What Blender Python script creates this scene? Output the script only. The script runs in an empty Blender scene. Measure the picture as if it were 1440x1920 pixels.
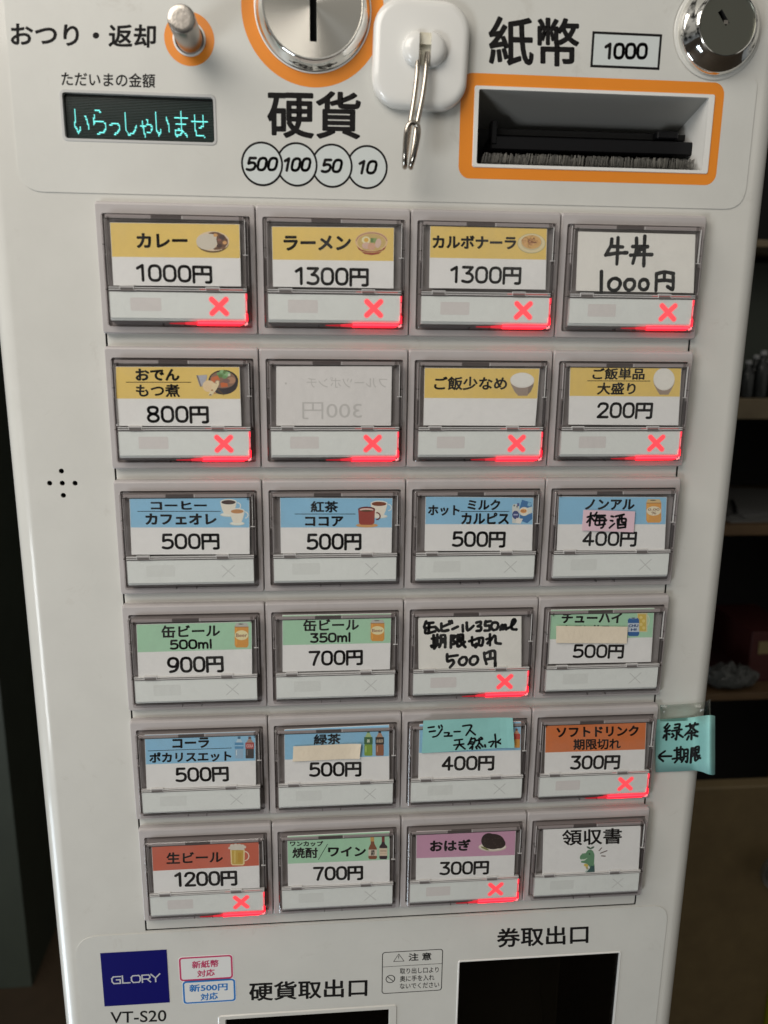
import bpy, bmesh, math, random
from mathutils import Vector
from mathutils.geometry import tessellate_polygon
random.seed(7)
C = bpy.context.scene.collection
SC = bpy.context.scene

# ---------------------------------------------------------------- camera, light, exposure
# Machine frame in millimetres: u to the right, v down, w away from the viewer (w = 0: faces of the button plates).
F_PX = 1490.45
ROT = ((0.9961558023, -0.0112437719, -0.0868745938), (-0.0089672164, 0.9734298209, -0.2288099056), (0.0871390067, 0.2287093383, 0.9695869389))
CAM = (-39.737773, -117.909368, -336.331456)
Z0 = 1.150                                    # height of v = 0 above the floor, metres
def W(u, v, w): return (u * .001, w * .001, Z0 - v * .001)
def P(x, y, w=0.0):                           # a point of the photograph measured on the plane at depth w -> (u, v)
    a = ((x - 720) / F_PX, (y - 960) / F_PX, 1.0)
    d = [sum(ROT[i][k] * a[i] for i in range(3)) for k in range(3)]
    s = (w - CAM[2]) / d[2]
    return (CAM[0] + s * d[0], CAM[1] + s * d[1])
def PF(x, y, v):                              # the same on the horizontal plane at v -> (u, w)
    a = ((x - 720) / F_PX, (y - 960) / F_PX, 1.0)
    d = [sum(ROT[i][k] * a[i] for i in range(3)) for k in range(3)]
    s = (v - CAM[1]) / d[1]
    return (CAM[0] + s * d[0], CAM[2] + s * d[2])

cd = bpy.data.cameras.new('camera'); cam = bpy.data.objects.new('camera', cd); C.objects.link(cam)
SC.camera = cam
cd.sensor_fit = 'HORIZONTAL'; cd.sensor_width = 36; cd.lens = F_PX / 1440 * 36
cd.clip_start = .01; cd.clip_end = 50
cd.dof.use_dof = True; cd.dof.focus_distance = .378; cd.dof.aperture_fstop = 15.0
def wv(r): return Vector((r[0], r[2], -r[1]))
ax, ay, az = wv(ROT[0]), -wv(ROT[1]), -wv(ROT[2])
from mathutils import Matrix
M = Matrix((ax, ay, az)).transposed().to_4x4(); M.translation = Vector(W(*CAM)); cam.matrix_world = M

wd = bpy.data.worlds.new('World'); SC.world = wd; wd.use_nodes = True
nt = wd.node_tree; bg = nt.nodes['Background']
tc = nt.nodes.new('ShaderNodeTexCoord'); sp = nt.nodes.new('ShaderNodeSeparateXYZ'); rp = nt.nodes.new('ShaderNodeValToRGB')
mp = nt.nodes.new('ShaderNodeMapRange'); mp.inputs[1].default_value = -1; mp.inputs[2].default_value = 1
nt.links.new(tc.outputs['Generated'], sp.inputs[0]); nt.links.new(sp.outputs['Z'], mp.inputs[0]); nt.links.new(mp.outputs[0], rp.inputs[0])
e = rp.color_ramp.elements
e[0].position = 0; e[0].color = (.10, .105, .11, 1); e[1].position = 1; e[1].color = (.60, .575, .52, 1)
for pos, col in ((.40, (.17, .18, .185, 1)), (.52, (.34, .33, .30, 1)), (.72, (.48, .46, .42, 1))):
    q = e.new(pos); q.color = col
wn = nt.nodes.new('ShaderNodeTexNoise'); wn.inputs['Scale'].default_value = 2.6; wn.inputs['Detail'].default_value = 5; wn.inputs['Roughness'].default_value = .6
wr = nt.nodes.new('ShaderNodeMapRange'); wr.inputs[1].default_value = .44; wr.inputs[2].default_value = .56; wr.inputs[3].default_value = .08; wr.inputs[4].default_value = 1.92
wm = nt.nodes.new('ShaderNodeMix'); wm.data_type = 'RGBA'; wm.blend_type = 'MULTIPLY'; wm.inputs[0].default_value = 1
nt.links.new(tc.outputs['Generated'], wn.inputs['Vector']); nt.links.new(wn.outputs['Fac'], wr.inputs[0]); nt.links.new(rp.outputs[0], wm.inputs[6]); nt.links.new(wr.outputs[0], wm.inputs[7])
nt.links.new(wm.outputs[2], bg.inputs[0]); bg.inputs[1].default_value = .50

def area(name, loc, target, sx, sy, power, col):
    l = bpy.data.lights.new(name, 'AREA'); l.shape = 'RECTANGLE'; l.size = sx; l.size_y = sy; l.energy = power; l.color = col
    o = bpy.data.objects.new(name, l); C.objects.link(o); o.location = loc
    o.rotation_euler = (Vector(target) - Vector(loc)).to_track_quat('-Z', 'Y').to_euler()
    return o
area('window_light', (-1.45, -1.55, Z0 - .78), (-.01, 0, Z0), .46, .60, 13.6, (.92, .97, 1.0))
area('door_light', (-.85, -.10, Z0 - .78), (-.16, .02, Z0 - .25), .30, .45, 3.4, (.78, .90, 1.0))
area('ceiling_light', (-.55, -.58, Z0 + .70), (-.05, 0, Z0 + .18), .85, .55, 7.8, (1.0, .935, .85))

vs = SC.view_settings
vs.view_transform = 'Standard'; vs.look = 'None'; vs.exposure = 0; vs.gamma = 1
try: vs.use_curve_mapping = False
except Exception: pass
SC.render.engine = 'CYCLES'
SC.cycles.transparent_max_bounces = 24; SC.cycles.max_bounces = 8
SC.cycles.use_denoising = True
SC.cycles.sample_clamp_indirect = 4

# ---------------------------------------------------------------- materials
def lin(c): c /= 255.0; return c / 12.92 if c <= .04045 else ((c + .055) / 1.055) ** 2.4
def obs(r, g, b, k=.70): return tuple(min(.88, lin(x) / k) for x in (r, g, b))   # surface colour from how it shows under k of white light
MATS = {}
def mat(name, col, rough=.5, metal=0.0, spec=.5, emit=None, strength=0, bump=None, coat=0.0):
    if name in MATS: return MATS[name]
    m = bpy.data.materials.new(name); m.use_nodes = True
    n = m.node_tree.nodes; b = n['Principled BSDF']
    b.inputs['Base Color'].default_value = (*col, 1); b.inputs['Roughness'].default_value = rough
    b.inputs['Metallic'].default_value = metal; b.inputs['Specular IOR Level'].default_value = spec
    if coat: b.inputs['Coat Weight'].default_value = coat; b.inputs['Coat Roughness'].default_value = .08
    if emit: b.inputs['Emission Color'].default_value = (*emit, 1); b.inputs['Emission Strength'].default_value = strength
    if bump:
        sc_, st = bump
        t = n.new('ShaderNodeTexCoord'); z = n.new('ShaderNodeTexNoise'); z.inputs['Scale'].default_value = sc_; z.inputs['Detail'].default_value = 4
        bp = n.new('ShaderNodeBump'); bp.inputs['Strength'].default_value = st; bp.inputs['Distance'].default_value = .001
        m.node_tree.links.new(t.outputs['Object'], z.inputs['Vector']); m.node_tree.links.new(z.outputs['Fac'], bp.inputs['Height'])
        m.node_tree.links.new(bp.outputs['Normal'], b.inputs['Normal'])
    MATS[name] = m; return m
def vary(m, scale, amount, specks=0.0, rough_var=0.0):
    """uneven tone, small specks and uneven gloss on a painted or paper surface"""
    nt = m.node_tree; n = nt.nodes; L = nt.links; b = n['Principled BSDF']
    base = tuple(b.inputs['Base Color'].default_value)
    g = n.new('ShaderNodeNewGeometry')
    z = n.new('ShaderNodeTexNoise'); z.inputs['Scale'].default_value = scale; z.inputs['Detail'].default_value = 6; z.inputs['Roughness'].default_value = .65
    L.new(g.outputs['Position'], z.inputs['Vector'])
    mr = n.new('ShaderNodeMapRange'); mr.inputs[1].default_value = .25; mr.inputs[2].default_value = .75; mr.inputs[3].default_value = 1 - amount; mr.inputs[4].default_value = 1 + amount * .5
    L.new(z.outputs['Fac'], mr.inputs[0])
    mx = n.new('ShaderNodeMix'); mx.data_type = 'RGBA'; mx.blend_type = 'MULTIPLY'; mx.inputs[0].default_value = 1
    mx.inputs[6].default_value = base; L.new(mr.outputs[0], mx.inputs[7]); out = mx.outputs[2]
    if specks:
        vo = n.new('ShaderNodeTexVoronoi'); vo.inputs['Scale'].default_value = 26; vo.inputs['Randomness'].default_value = 1
        L.new(g.outputs['Position'], vo.inputs['Vector'])
        sr = n.new('ShaderNodeSeparateColor'); L.new(vo.outputs['Color'], sr.inputs[0])
        a = n.new('ShaderNodeMath'); a.operation = 'MULTIPLY'; L.new(sr.outputs[0], a.inputs[0]); a.inputs[1].default_value = .016
        lt = n.new('ShaderNodeMath'); lt.operation = 'LESS_THAN'; L.new(vo.outputs['Distance'], lt.inputs[0]); L.new(a.outputs[0], lt.inputs[1])
        ml = n.new('ShaderNodeMath'); ml.operation = 'MULTIPLY'; L.new(lt.outputs[0], ml.inputs[0]); ml.inputs[1].default_value = specks
        m2 = n.new('ShaderNodeMix'); m2.data_type = 'RGBA'; L.new(ml.outputs[0], m2.inputs[0]); L.new(out, m2.inputs[6]); m2.inputs[7].default_value = (.12, .10, .08, 1); out = m2.outputs[2]
    if specks:
        sc2 = n.new('ShaderNodeTexNoise'); sc2.inputs['Scale'].default_value = 46; sc2.inputs['Detail'].default_value = 8; sc2.inputs['Roughness'].default_value = .75; sc2.inputs['Distortion'].default_value = 1.2
        L.new(g.outputs['Position'], sc2.inputs['Vector'])
        m5 = n.new('ShaderNodeMapRange'); m5.inputs[1].default_value = .60; m5.inputs[2].default_value = .78; m5.inputs[3].default_value = 0; m5.inputs[4].default_value = .30
        L.new(sc2.outputs['Fac'], m5.inputs[0])
        m4 = n.new('ShaderNodeMix'); m4.data_type = 'RGBA'; L.new(m5.outputs[0], m4.inputs[0]); L.new(out, m4.inputs[6]); m4.inputs[7].default_value = (.30, .26, .20, 1); out = m4.outputs[2]
    L.new(out, b.inputs['Base Color'])
    if rough_var:
        r0 = b.inputs['Roughness'].default_value
        z2 = n.new('ShaderNodeTexNoise'); z2.inputs['Scale'].default_value = scale * 2.3; z2.inputs['Detail'].default_value = 5
        L.new(g.outputs['Position'], z2.inputs['Vector'])
        m3 = n.new('ShaderNodeMapRange'); m3.inputs[3].default_value = max(.02, r0 - rough_var); m3.inputs[4].default_value = r0 + rough_var
        L.new(z2.outputs['Fac'], m3.inputs[0]); L.new(m3.outputs[0], b.inputs['Roughness'])
    return m
def clear(name, tint, rough=.03, ior=1.45, haze=0.0):
    if name in MATS: return MATS[name]
    m = bpy.data.materials.new(name); m.use_nodes = True; nt = m.node_tree; n = nt.nodes; n.clear()
    o = n.new('ShaderNodeOutputMaterial'); mx = n.new('ShaderNodeMixShader'); t = n.new('ShaderNodeBsdfTransparent'); g = n.new('ShaderNodeBsdfGlossy'); f = n.new('ShaderNodeFresnel')
    t.inputs[0].default_value = (*tint, 1); g.inputs['Roughness'].default_value = rough
    ge = n.new('ShaderNodeNewGeometry'); mr = n.new('ShaderNodeMapRange'); mr.inputs[3].default_value = ior; mr.inputs[4].default_value = 1 / ior   # thin sheet: same reflectance from both sides
    nt.links.new(ge.outputs['Backfacing'], mr.inputs[0]); nt.links.new(mr.outputs[0], f.inputs[0])
    nt.links.new(f.outputs[0], mx.inputs[0]); nt.links.new(t.outputs[0], mx.inputs[1]); nt.links.new(g.outputs[0], mx.inputs[2]); nt.links.new(mx.outputs[0], o.inputs[0])
    if haze:                                                          # thin uneven film of dust and finger marks
        nz = n.new('ShaderNodeTexNoise'); nz.inputs['Scale'].default_value = 55; nz.inputs['Detail'].default_value = 6; nz.inputs['Roughness'].default_value = .7; nz.inputs['Distortion'].default_value = .6
        mr2 = n.new('ShaderNodeMapRange'); mr2.inputs[1].default_value = .45; mr2.inputs[2].default_value = .75; mr2.inputs[3].default_value = 0; mr2.inputs[4].default_value = haze
        mr3 = n.new('ShaderNodeMapRange'); mr3.inputs[3].default_value = .02; mr3.inputs[4].default_value = .22
        df = n.new('ShaderNodeBsdfDiffuse'); df.inputs[0].default_value = (.75, .74, .72, 1); m2 = n.new('ShaderNodeMixShader')
        nt.links.new(ge.outputs['Position'], nz.inputs['Vector']); nt.links.new(nz.outputs['Fac'], mr2.inputs[0]); nt.links.new(nz.outputs['Fac'], mr3.inputs[0]); nt.links.new(mr3.outputs[0], g.inputs['Roughness'])
        nt.links.new(mr2.outputs[0], m2.inputs[0]); nt.links.new(mx.outputs[0], m2.inputs[1]); nt.links.new(df.outputs[0], m2.inputs[2]); nt.links.new(m2.outputs[0], o.inputs[0])
        bp = n.new('ShaderNodeBump'); bp.inputs['Strength'].default_value = .12; bp.inputs['Distance'].default_value = .0006; nz2 = n.new('ShaderNodeTexNoise'); nz2.inputs['Scale'].default_value = 70
        nt.links.new(ge.outputs['Position'], nz2.inputs['Vector']); nt.links.new(nz2.outputs['Fac'], bp.inputs['Height']); nt.links.new(bp.outputs['Normal'], g.inputs['Normal'])
    MATS[name] = m; return m

PAINT = vary(mat('cream_paint', (.645, .638, .598), .36, bump=(900, .02), coat=.35), 18, .075, .9, .09)
SHEET = vary(mat('cream_film', (.63, .628, .592), .40, bump=(1400, .03)), 22, .07, .9, .09)
PLATE = vary(mat('mauve_grey_plastic', (.465, .435, .43), .42, bump=(2600, .05)), 60, .07, .5, .05)
DARKB = mat('dark_mauve_plastic', (.27, .245, .24), .4)
TOPW = mat('cap_top_inside', (.36, .325, .32), .35)
GLINT = mat('plastic_edge_glint', (.62, .61, .60), .22)  # clear edges catching light, painted as opaque pale strips
GLINTD = mat('plastic_grey_glint', (.36, .34, .335), .3)  # weaker painted edge highlights, also the grey of ledge and clips
STRIP = vary(mat('pale_green_plastic', (.83, .855, .825), .38), 40, .03)
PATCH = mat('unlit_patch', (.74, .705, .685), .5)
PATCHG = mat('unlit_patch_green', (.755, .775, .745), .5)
GREYX = mat('grey_print', (.62, .63, .61), .5)
INK = mat('black_print', (.012, .011, .011), .6, spec=.12)
CARDINK = mat('card_print', (.012, .010, .010), .7, spec=.12)
MARKER = mat('marker_ink', (.009, .009, .010), .5, spec=.2)
BLACK = mat('black_plastic', (.006, .006, .007), .38, spec=.2)
VOID = mat('dark_cavity', (.004, .004, .004), .8)
ORANGE = vary(mat('orange_print', (.80, .255, .018), .40), 30, .06)
CHROME = mat('polished_chrome', (.80, .79, .76), .07, 1.0)
STEEL = mat('brushed_steel', (.38, .355, .325), .27, 1.0, bump=(1500, .06))
NICKEL = mat('nickel_wire', (.46, .42, .37), .17, 1.0)
DULL = mat('dull_lock_steel', (.20, .205, .175), .38, 1.0)
WHITEP = mat('white_plastic', (.76, .755, .725), .22, coat=.4)
WHITEI = mat('ivory_plastic', (.66, .63, .52), .4)
SLOTW = mat('pale_grey_plastic', (.34, .335, .315), .45)
CLEAR = clear('clear_plastic', (.975, .975, .975), haze=.035)
EDGE = clear('clear_plastic_edge', (.91, .895, .895), .05, 1.5)
LEDGE = clear('clear_plastic_ledge', (.74, .725, .72), .05, 1.55)
TAPE = clear('clear_tape', (.90, .91, .89), .16, 1.40)
REDX = mat('red_cross_light', (.6, .05, .05), .5, emit=(1.0, .062, .085), strength=1.0)
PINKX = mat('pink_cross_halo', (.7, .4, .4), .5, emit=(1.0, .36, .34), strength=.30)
REDBAR = mat('red_glow_bar', (.5, .01, .02), .4, emit=(1.0, .006, .016), strength=4.6)  # emission standing in for red light that leaks through the cap edge
REDDIM = mat('red_glow_bar_end', (.3, .01, .02), .4, emit=(1.0, .02, .045), strength=.28)
REDMID = mat('red_glow_mid', (.4, .01, .02), .4, emit=(1.0, .04, .065), strength=.62)
REDHOT = mat('red_glow_hot', (.5, .02, .03), .4, emit=(1.0, .018, .030), strength=5.2)
REDSIDE = mat('red_glow_side', (.5, .02, .04), .4, emit=(1.0, .05, .075), strength=1.2)
VFD = mat('teal_display_dots', (.1, .4, .4), .5, emit=(.16, .86, .80), strength=1.1)
VFDBG = mat('display_glass', (.006, .010, .009), .12)
PAPER = vary(mat('white_paper', (.88, .868, .85), .75, bump=(260, .10)), 70, .035)
CREAMP = vary(mat('cream_paper', (.875, .855, .80), .75, bump=(200, .12)), 60, .04)
def colmat(r, g, b, k=.70, rough=.62):
    return mat('print_%02x%02x%02x' % (int(r), int(g), int(b)), obs(r, g, b, k), rough)

# ---------------------------------------------------------------- geometry helpers (coordinates u, v, w in mm)
def build(name, verts, faces, mats, parent=None, fm=None, origin=None, smooth=None, world=False):
    pts = [Vector(p) if world else Vector(W(*p)) for p in verts]
    if origin is None:
        lo = Vector((min(p[i] for p in pts) for i in range(3))); hi = Vector((max(p[i] for p in pts) for i in range(3))); o = (lo + hi) / 2
    else: o = Vector(W(*origin))
    me = bpy.data.meshes.new(name)
    me.from_pydata([p - o for p in pts], [], faces)
    if not isinstance(mats, (list, tuple)): mats = [mats]
    for m in mats: me.materials.append(m)
    if fm: me.polygons.foreach_set('material_index', fm)
    if smooth:
        me.polygons.foreach_set('use_smooth', [True] * len(faces)); me.set_sharp_from_angle(angle=math.radians(smooth))
    me.update()
    ob = bpy.data.objects.new(name, me); C.objects.link(ob)
    if parent is not None:
        ob.parent = parent; ob.location = o - WL[parent.name]
    else: ob.location = o
    WL[ob.name] = o
    return ob
WL = {}
def empty(name, loc):
    o = bpy.data.objects.new(name, None); C.objects.link(o); o.location = loc; o.empty_display_size = .05; WL[o.name] = Vector(loc); return o
def tag(o, label=None, cat=None, group=None, kind=None):
    if label: o['label'] = label
    if cat: o['category'] = cat
    if group: o['group'] = group
    if kind: o['kind'] = kind
    return o

class MB:
    """collects shapes of one object"""
    def __init__(s): s.v = []; s.f = []; s.m = []; s.mats = []
    def mi(s, m):
        if m not in s.mats: s.mats.append(m)
        return s.mats.index(m)
    def add(s, vs_, fs, m):
        b = len(s.v); s.v += [tuple(p) for p in vs_]; i = s.mi(m)
        for f in fs: s.f.append([b + k for k in f]); s.m.append(i)
    def box(s, u0, v0, w0, u1, v1, w1, m, ch=0.0):
        if ch <= 0:
            a = [(u, v, w) for w in (w0, w1) for v in (v0, v1) for u in (u0, u1)]
            s.add(a, [(0, 1, 3, 2), (4, 6, 7, 5), (0, 4, 5, 1), (2, 3, 7, 6), (0, 2, 6, 4), (1, 5, 7, 3)], m)
        else:
            s.loft([[(u, v, w1) for u, v in rrect(u0, v0, u1, v1, ch, 2)], [(u, v, w0 + ch) for u, v in rrect(u0, v0, u1, v1, ch, 2)],
                    [(u, v, w0) for u, v in rrect(u0 + ch, v0 + ch, u1 - ch, v1 - ch, ch * .4, 2)]], m, cap0=True, cap1=True)
    def loft(s, loops, m, cap0=False, cap1=False, closed=True):
        n = len(loops[0]); b = len(s.v); i = s.mi(m)
        for l in loops: s.v += [tuple(p) for p in l]
        for k in range(len(loops) - 1):
            for j in range(n if closed else n - 1):
                s.f.append([b + k * n + j, b + k * n + (j + 1) % n, b + (k + 1) * n + (j + 1) % n, b + (k + 1) * n + j]); s.m.append(i)
        if cap0: s.f.append([b + j for j in range(n)]); s.m.append(i)
        if cap1: s.f.append([b + (len(loops) - 1) * n + j for j in range(n)]); s.m.append(i)
    def lathe(s, cu, cv, prof, m, seg=72, cap=True):
        loops = [[(cu + r * math.cos(2 * math.pi * k / seg), cv + r * math.sin(2 * math.pi * k / seg), w) for k in range(seg)] for r, w in prof]
        s.loft(loops, m, cap0=False, cap1=cap)
    def tube(s, path, r, m, seg=10):
        P_ = [Vector(p) for p in path]; loops = []
        t0 = (P_[1] - P_[0]).normalized(); up = Vector((0, 0, 1)) if abs(t0.z) < .9 else Vector((1, 0, 0))
        for i, p in enumerate(P_):
            t = (P_[min(i + 1, len(P_) - 1)] - P_[max(i - 1, 0)]).normalized()
            a = (up - t * up.dot(t)).normalized(); b = t.cross(a); up = a
            loops.append([p + (a * math.cos(2 * math.pi * k / seg) + b * math.sin(2 * math.pi * k / seg)) * r for k in range(seg)])
        s.loft(loops, m, True, True)
    def holed(s, outer, holes, w, m):
        polys = [outer] + holes
        tri = tessellate_polygon([[Vector((a, b, 0)) for a, b in p] for p in polys])
        s.add([(a, b, w) for p in polys for a, b in p], [tuple(t) for t in tri], m)
    def poly(s, pts, w, m): s.add([(a, b, w) for a, b in pts], [tuple(range(len(pts)))], m)
    def build(s, name, parent=None, smooth=None, origin=None): return build(name, s.v, s.f, s.mats, parent, s.m, origin, smooth)

def rrect(u0, v0, u1, v1, r, n=5):
    out = []
    for cu, cv, a in ((u1 - r, v1 - r, 0), (u0 + r, v1 - r, 90), (u0 + r, v0 + r, 180), (u1 - r, v0 + r, 270)):
        for k in range(n + 1):
            t = math.radians(a + 90 * k / n); out.append((cu + r * math.cos(t), cv + r * math.sin(t)))
    return out
def rquad(pts, r, n=5):                       # quadrilateral (or polygon) with rounded corners
    out = []; N = len(pts)
    for i in range(N):
        p = Vector(pts[i]).to_2d(); a = Vector(pts[i - 1]).to_2d(); b = Vector(pts[(i + 1) % N]).to_2d()
        rr = r[i] if isinstance(r, (list, tuple)) else r
        if rr <= 0: out.append(tuple(p)); continue
        q0 = p + (a - p).normalized() * rr; q1 = p + (b - p).normalized() * rr
        for k in range(n + 1):
            t = k / n; out.append(tuple(q0 * (1 - t) ** 2 + p * 2 * t * (1 - t) + q1 * t * t))
    return out
def circle(cu, cv, r, n=24): return [(cu + r * math.cos(2 * math.pi * k / n), cv + r * math.sin(2 * math.pi * k / n)) for k in range(n)]
def smoothpath(pts, n=8):
    pts = [Vector(p) for p in pts]; out = []
    for i in range(len(pts) - 1):
        p0 = pts[max(i - 1, 0)]; p1 = pts[i]; p2 = pts[i + 1]; p3 = pts[min(i + 2, len(pts) - 1)]
        for k in range(n):
            t = k / n
            out.append(.5 * ((2 * p1) + (p2 - p0) * t + (2 * p0 - 5 * p1 + 4 * p2 - p3) * t * t + (3 * p1 - p0 - 3 * p2 + p3) * t ** 3))
    out.append(pts[-1]); return out

TXT = {}
def glyphs(s, bold=0.0, shear=0.0, space=1.0):
    key = (s, bold, shear, space)
    if key in TXT: return TXT[key]
    cu = bpy.data.curves.new('t', 'FONT'); cu.body = s; cu.size = 1; cu.resolution_u = 4; cu.shear = shear; cu.space_character = space
    ob = bpy.data.objects.new('t', cu); C.objects.link(ob)
    bpy.context.view_layer.update()
    dg = bpy.context.evaluated_depsgraph_get(); me = ob.evaluated_get(dg).to_mesh()
    vv = [(p.co.x, p.co.y) for p in me.vertices]; ff = [tuple(p.vertices) for p in me.polygons]
    ob.evaluated_get(dg).to_mesh_clear(); bpy.data.objects.remove(ob); bpy.data.curves.remove(cu)
    nb = len(vv)
    if bold > 0:                                                      # heavier weight: a ribbon along every outline edge
        cnt = {}
        for f in ff:
            for a, b in zip(f, f[1:] + f[:1]): cnt[(min(a, b), max(a, b))] = cnt.get((min(a, b), max(a, b)), 0) + 1
        for (a, b), k in cnt.items():
            if k != 1: continue
            A = Vector(vv[a]); B = Vector(vv[b]); d = B - A
            if d.length < 1e-6: continue
            d.normalize(); n = Vector((-d.y, d.x)) * bold; d = d * bold * .62; q = len(vv)
            vv += [tuple(A - d + n * .62), tuple(A + n), tuple(B + n), tuple(B + d + n * .62), tuple(B + d - n * .62), tuple(B - n), tuple(A - n), tuple(A - d - n * .62)]
            ff.append(tuple(range(q, q + 8)))
    x0 = min(p[0] for p in vv); x1 = max(p[0] for p in vv); y0 = min(p[1] for p in vv); y1 = max(p[1] for p in vv)
    vv = [((x - x0) / (x1 - x0), (y1 - y) / max(1e-6, y1 - y0)) for x, y in vv]
    vv = [(x, y, 0.0 if i < nb else .0015 * (1 + (i - nb) // 8 % 3)) for i, (x, y) in enumerate(vv)]
    TXT[key] = (vv, ff); return TXT[key]
DIG = {'0': ['.28,0 .46,.06 .55,.28 .55,.5 .55,.72 .46,.94 .28,1 .10,.94 .01,.72 .01,.5 .01,.28 .10,.06 .28,0'], '1': ['.04,.2 .30,.0|.30,0 .30,1'], '2': ['.02,.24 .10,.06 .28,0 .48,.07 .53,.26 .44,.48 .22,.74 .02,1|.02,1 .56,1'],
  '3': ['.03,.0 .52,.0|.52,.0 .27,.4|.22,.4 .44,.46 .55,.68 .47,.92 .25,1 .01,.93'], '4': ['.38,1 .38,0|.38,0 .0,.68|.0,.7 .58,.7'], '5': ['.50,0 .09,0|.09,0 .06,.46|.06,.46 .28,.38 .50,.46 .56,.68 .48,.91 .25,1 .02,.94'],
  '7': ['.0,.0 .55,.0|.55,0 .36,.45 .22,1'], '8': ['.28,0 .47,.06 .51,.24 .42,.42 .28,.47 .10,.57 .02,.75 .10,.94 .28,1 .46,.94 .55,.75 .46,.57 .28,.47 .14,.42 .05,.24 .09,.06 .28,0'],
  '9': ['.52,.34 .44,.57 .27,.63 .08,.55 .01,.32 .09,.08 .28,0 .48,.08 .55,.34 .5,.7 .36,.92 .10,1'], 'm': ['.02,.36 .02,1|.02,.58 .14,.38 .28,.38 .36,.55 .36,1|.36,.58 .48,.38 .62,.38 .70,.55 .70,1'], 'l': ['.08,0 .08,1'],
  '円': ['.0,.03 .0,1.06|.0,.03 .86,.03|.86,.03 .86,1.0|.86,.96 .80,1.05 .62,1.05|.43,.03 .43,.5|.0,.5 .86,.5']}
ADV = {'円': 1.06, 'l': .3, 'm': .88, '1': .62, '4': .76}
def rounded(mb, s, x0, x1, y0, y1, w, m, tilt=0.0, shear=0.0, pen=.125, mirror=False):
    """figures and the yen character in a round-ended type"""
    adv = [ADV.get(ch, .74) for ch in s]; adv[-1] = .86 if s[-1] == '円' else .56
    if s[-1] == 'l': adv[-1] = .16
    tot = sum(adv); xc, yc = (x0 + x1) / 2, (y0 + y1) / 2
    L = Vector(P(x0, yc - tilt / 2, w)); R = Vector(P(x1, yc + tilt / 2, w)); T = Vector(P(xc, y0, w)); B = Vector(P(xc, y1, w))
    H = (B.y - T.y); pw = pen * H; c = Vector(((L.x + R.x) / 2, (T.y + B.y) / 2)); ex = R - L; k = (ex.length - pw) / ex.length; ex = ex * k; hh = H - pw
    a = 0
    for ch, ad in zip(s, adv):
        for st in DIG[ch][0].split('|'):
            pts = []
            for q in st.split():
                gx, gy = (float(t) for t in q.split(',')); x = (a + gx) / tot; x = 1 - x if mirror else x
                p = c + ex * (x - .5); pts.append((p.x - shear * hh * (gy - .5), p.y + (gy - .5) * hh))
            stroke(mb, pts, pw, w, m, 0)
        a += ad
KANA = set(chr(k) for k in range(0x3040, 0x30ff))
def text(mb, s, x0, x1, y0, y1, w, m, bold=.016, tilt=0.0, mirror=False, shear=0.0, space=1.0):
    """writing fitted to a measured box on the plane at depth w; tilt = fall of its baseline over its length, in photo px"""
    if all(ch in DIG for ch in s) and not mirror: return rounded(mb, s, x0, x1, y0, y1, w, m, tilt, shear, mirror=mirror, pen=.166 if bold < .03 else .20)
    vv, ff = glyphs(s, bold, shear, space)
    xc, yc = (x0 + x1) / 2, (y0 + y1) / 2
    L = Vector(P(x0, yc - tilt / 2, w)); R = Vector(P(x1, yc + tilt / 2, w)); T = Vector(P(xc, y0, w)); B = Vector(P(xc, y1, w))
    c = (L + R) / 2; ex = R - L; ey = B - T
    ey = Vector((0, ey.y)) if abs(tilt) < .01 else ey
    ex = Vector((ex.x, ex.y)); c = Vector((c.x, (T.y + B.y) / 2))
    out = []
    for a, b, z in vv:
        if mirror: a = 1 - a
        q = c + ex * (a - .5) + ey * (b - .5); out.append((q.x, q.y, w - z))
    mb.add(out, ff, m)
def textuv(mb, s, u0, u1, v0, v1, w, m, bold=.016, shear=0.0):
    vv, ff = glyphs(s, bold, shear)
    mb.add([(u0 + (u1 - u0) * a, v0 + (v1 - v0) * b, w - z) for a, b, z in vv], ff, m)
def stroke(mb, pts, width, w, m, jitter=.12):
    """one pen stroke in (u, v): a ribbon with round joints"""
    pts = [Vector(p) for p in pts]
    if len(pts) > 2: pts = [p.to_2d() for p in smoothpath([(p.x, p.y, 0) for p in pts], 4)]
    rs = [width / 2 * (1 + random.uniform(-jitter, jitter)) for _ in pts]
    for i, p in enumerate(pts):
        mb.poly([(p.x + rs[i] * math.cos(k * math.pi / 5), p.y + rs[i] * math.sin(k * math.pi / 5)) for k in range(10)], w - .0006 * (i % 2), m)
        if i:
            q = pts[i - 1]; d = (p - q)
            if d.length < 1e-6: continue
            n = Vector((-d.y, d.x)).normalized()
            mb.poly([tuple(q + n * rs[i - 1]), tuple(p + n * rs[i]), tuple(p - n * rs[i]), tuple(q - n * rs[i - 1])], w - .0003, m)
def writing(mb, data, ox, oy, sc_, width, w, m, jitter=.12, straight=False):
    """handwriting: strokes 'x,y x,y; ...' measured in an enlarged crop of the photograph"""
    for st in data.replace('\n', ' ').split(';'):
        st = st.strip()
        if not st: continue
        pts = [tuple(float(t) for t in q.split(',')) for q in st.split()]
        pts = [P(ox + x / sc_, oy + y / sc_, w) for x, y in pts]
        if straight and len(pts) > 2:
            for a, b in zip(pts, pts[1:]): stroke(mb, [a, b], width, w, m, jitter)
        else: stroke(mb, pts, width, w, m, jitter)

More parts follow.
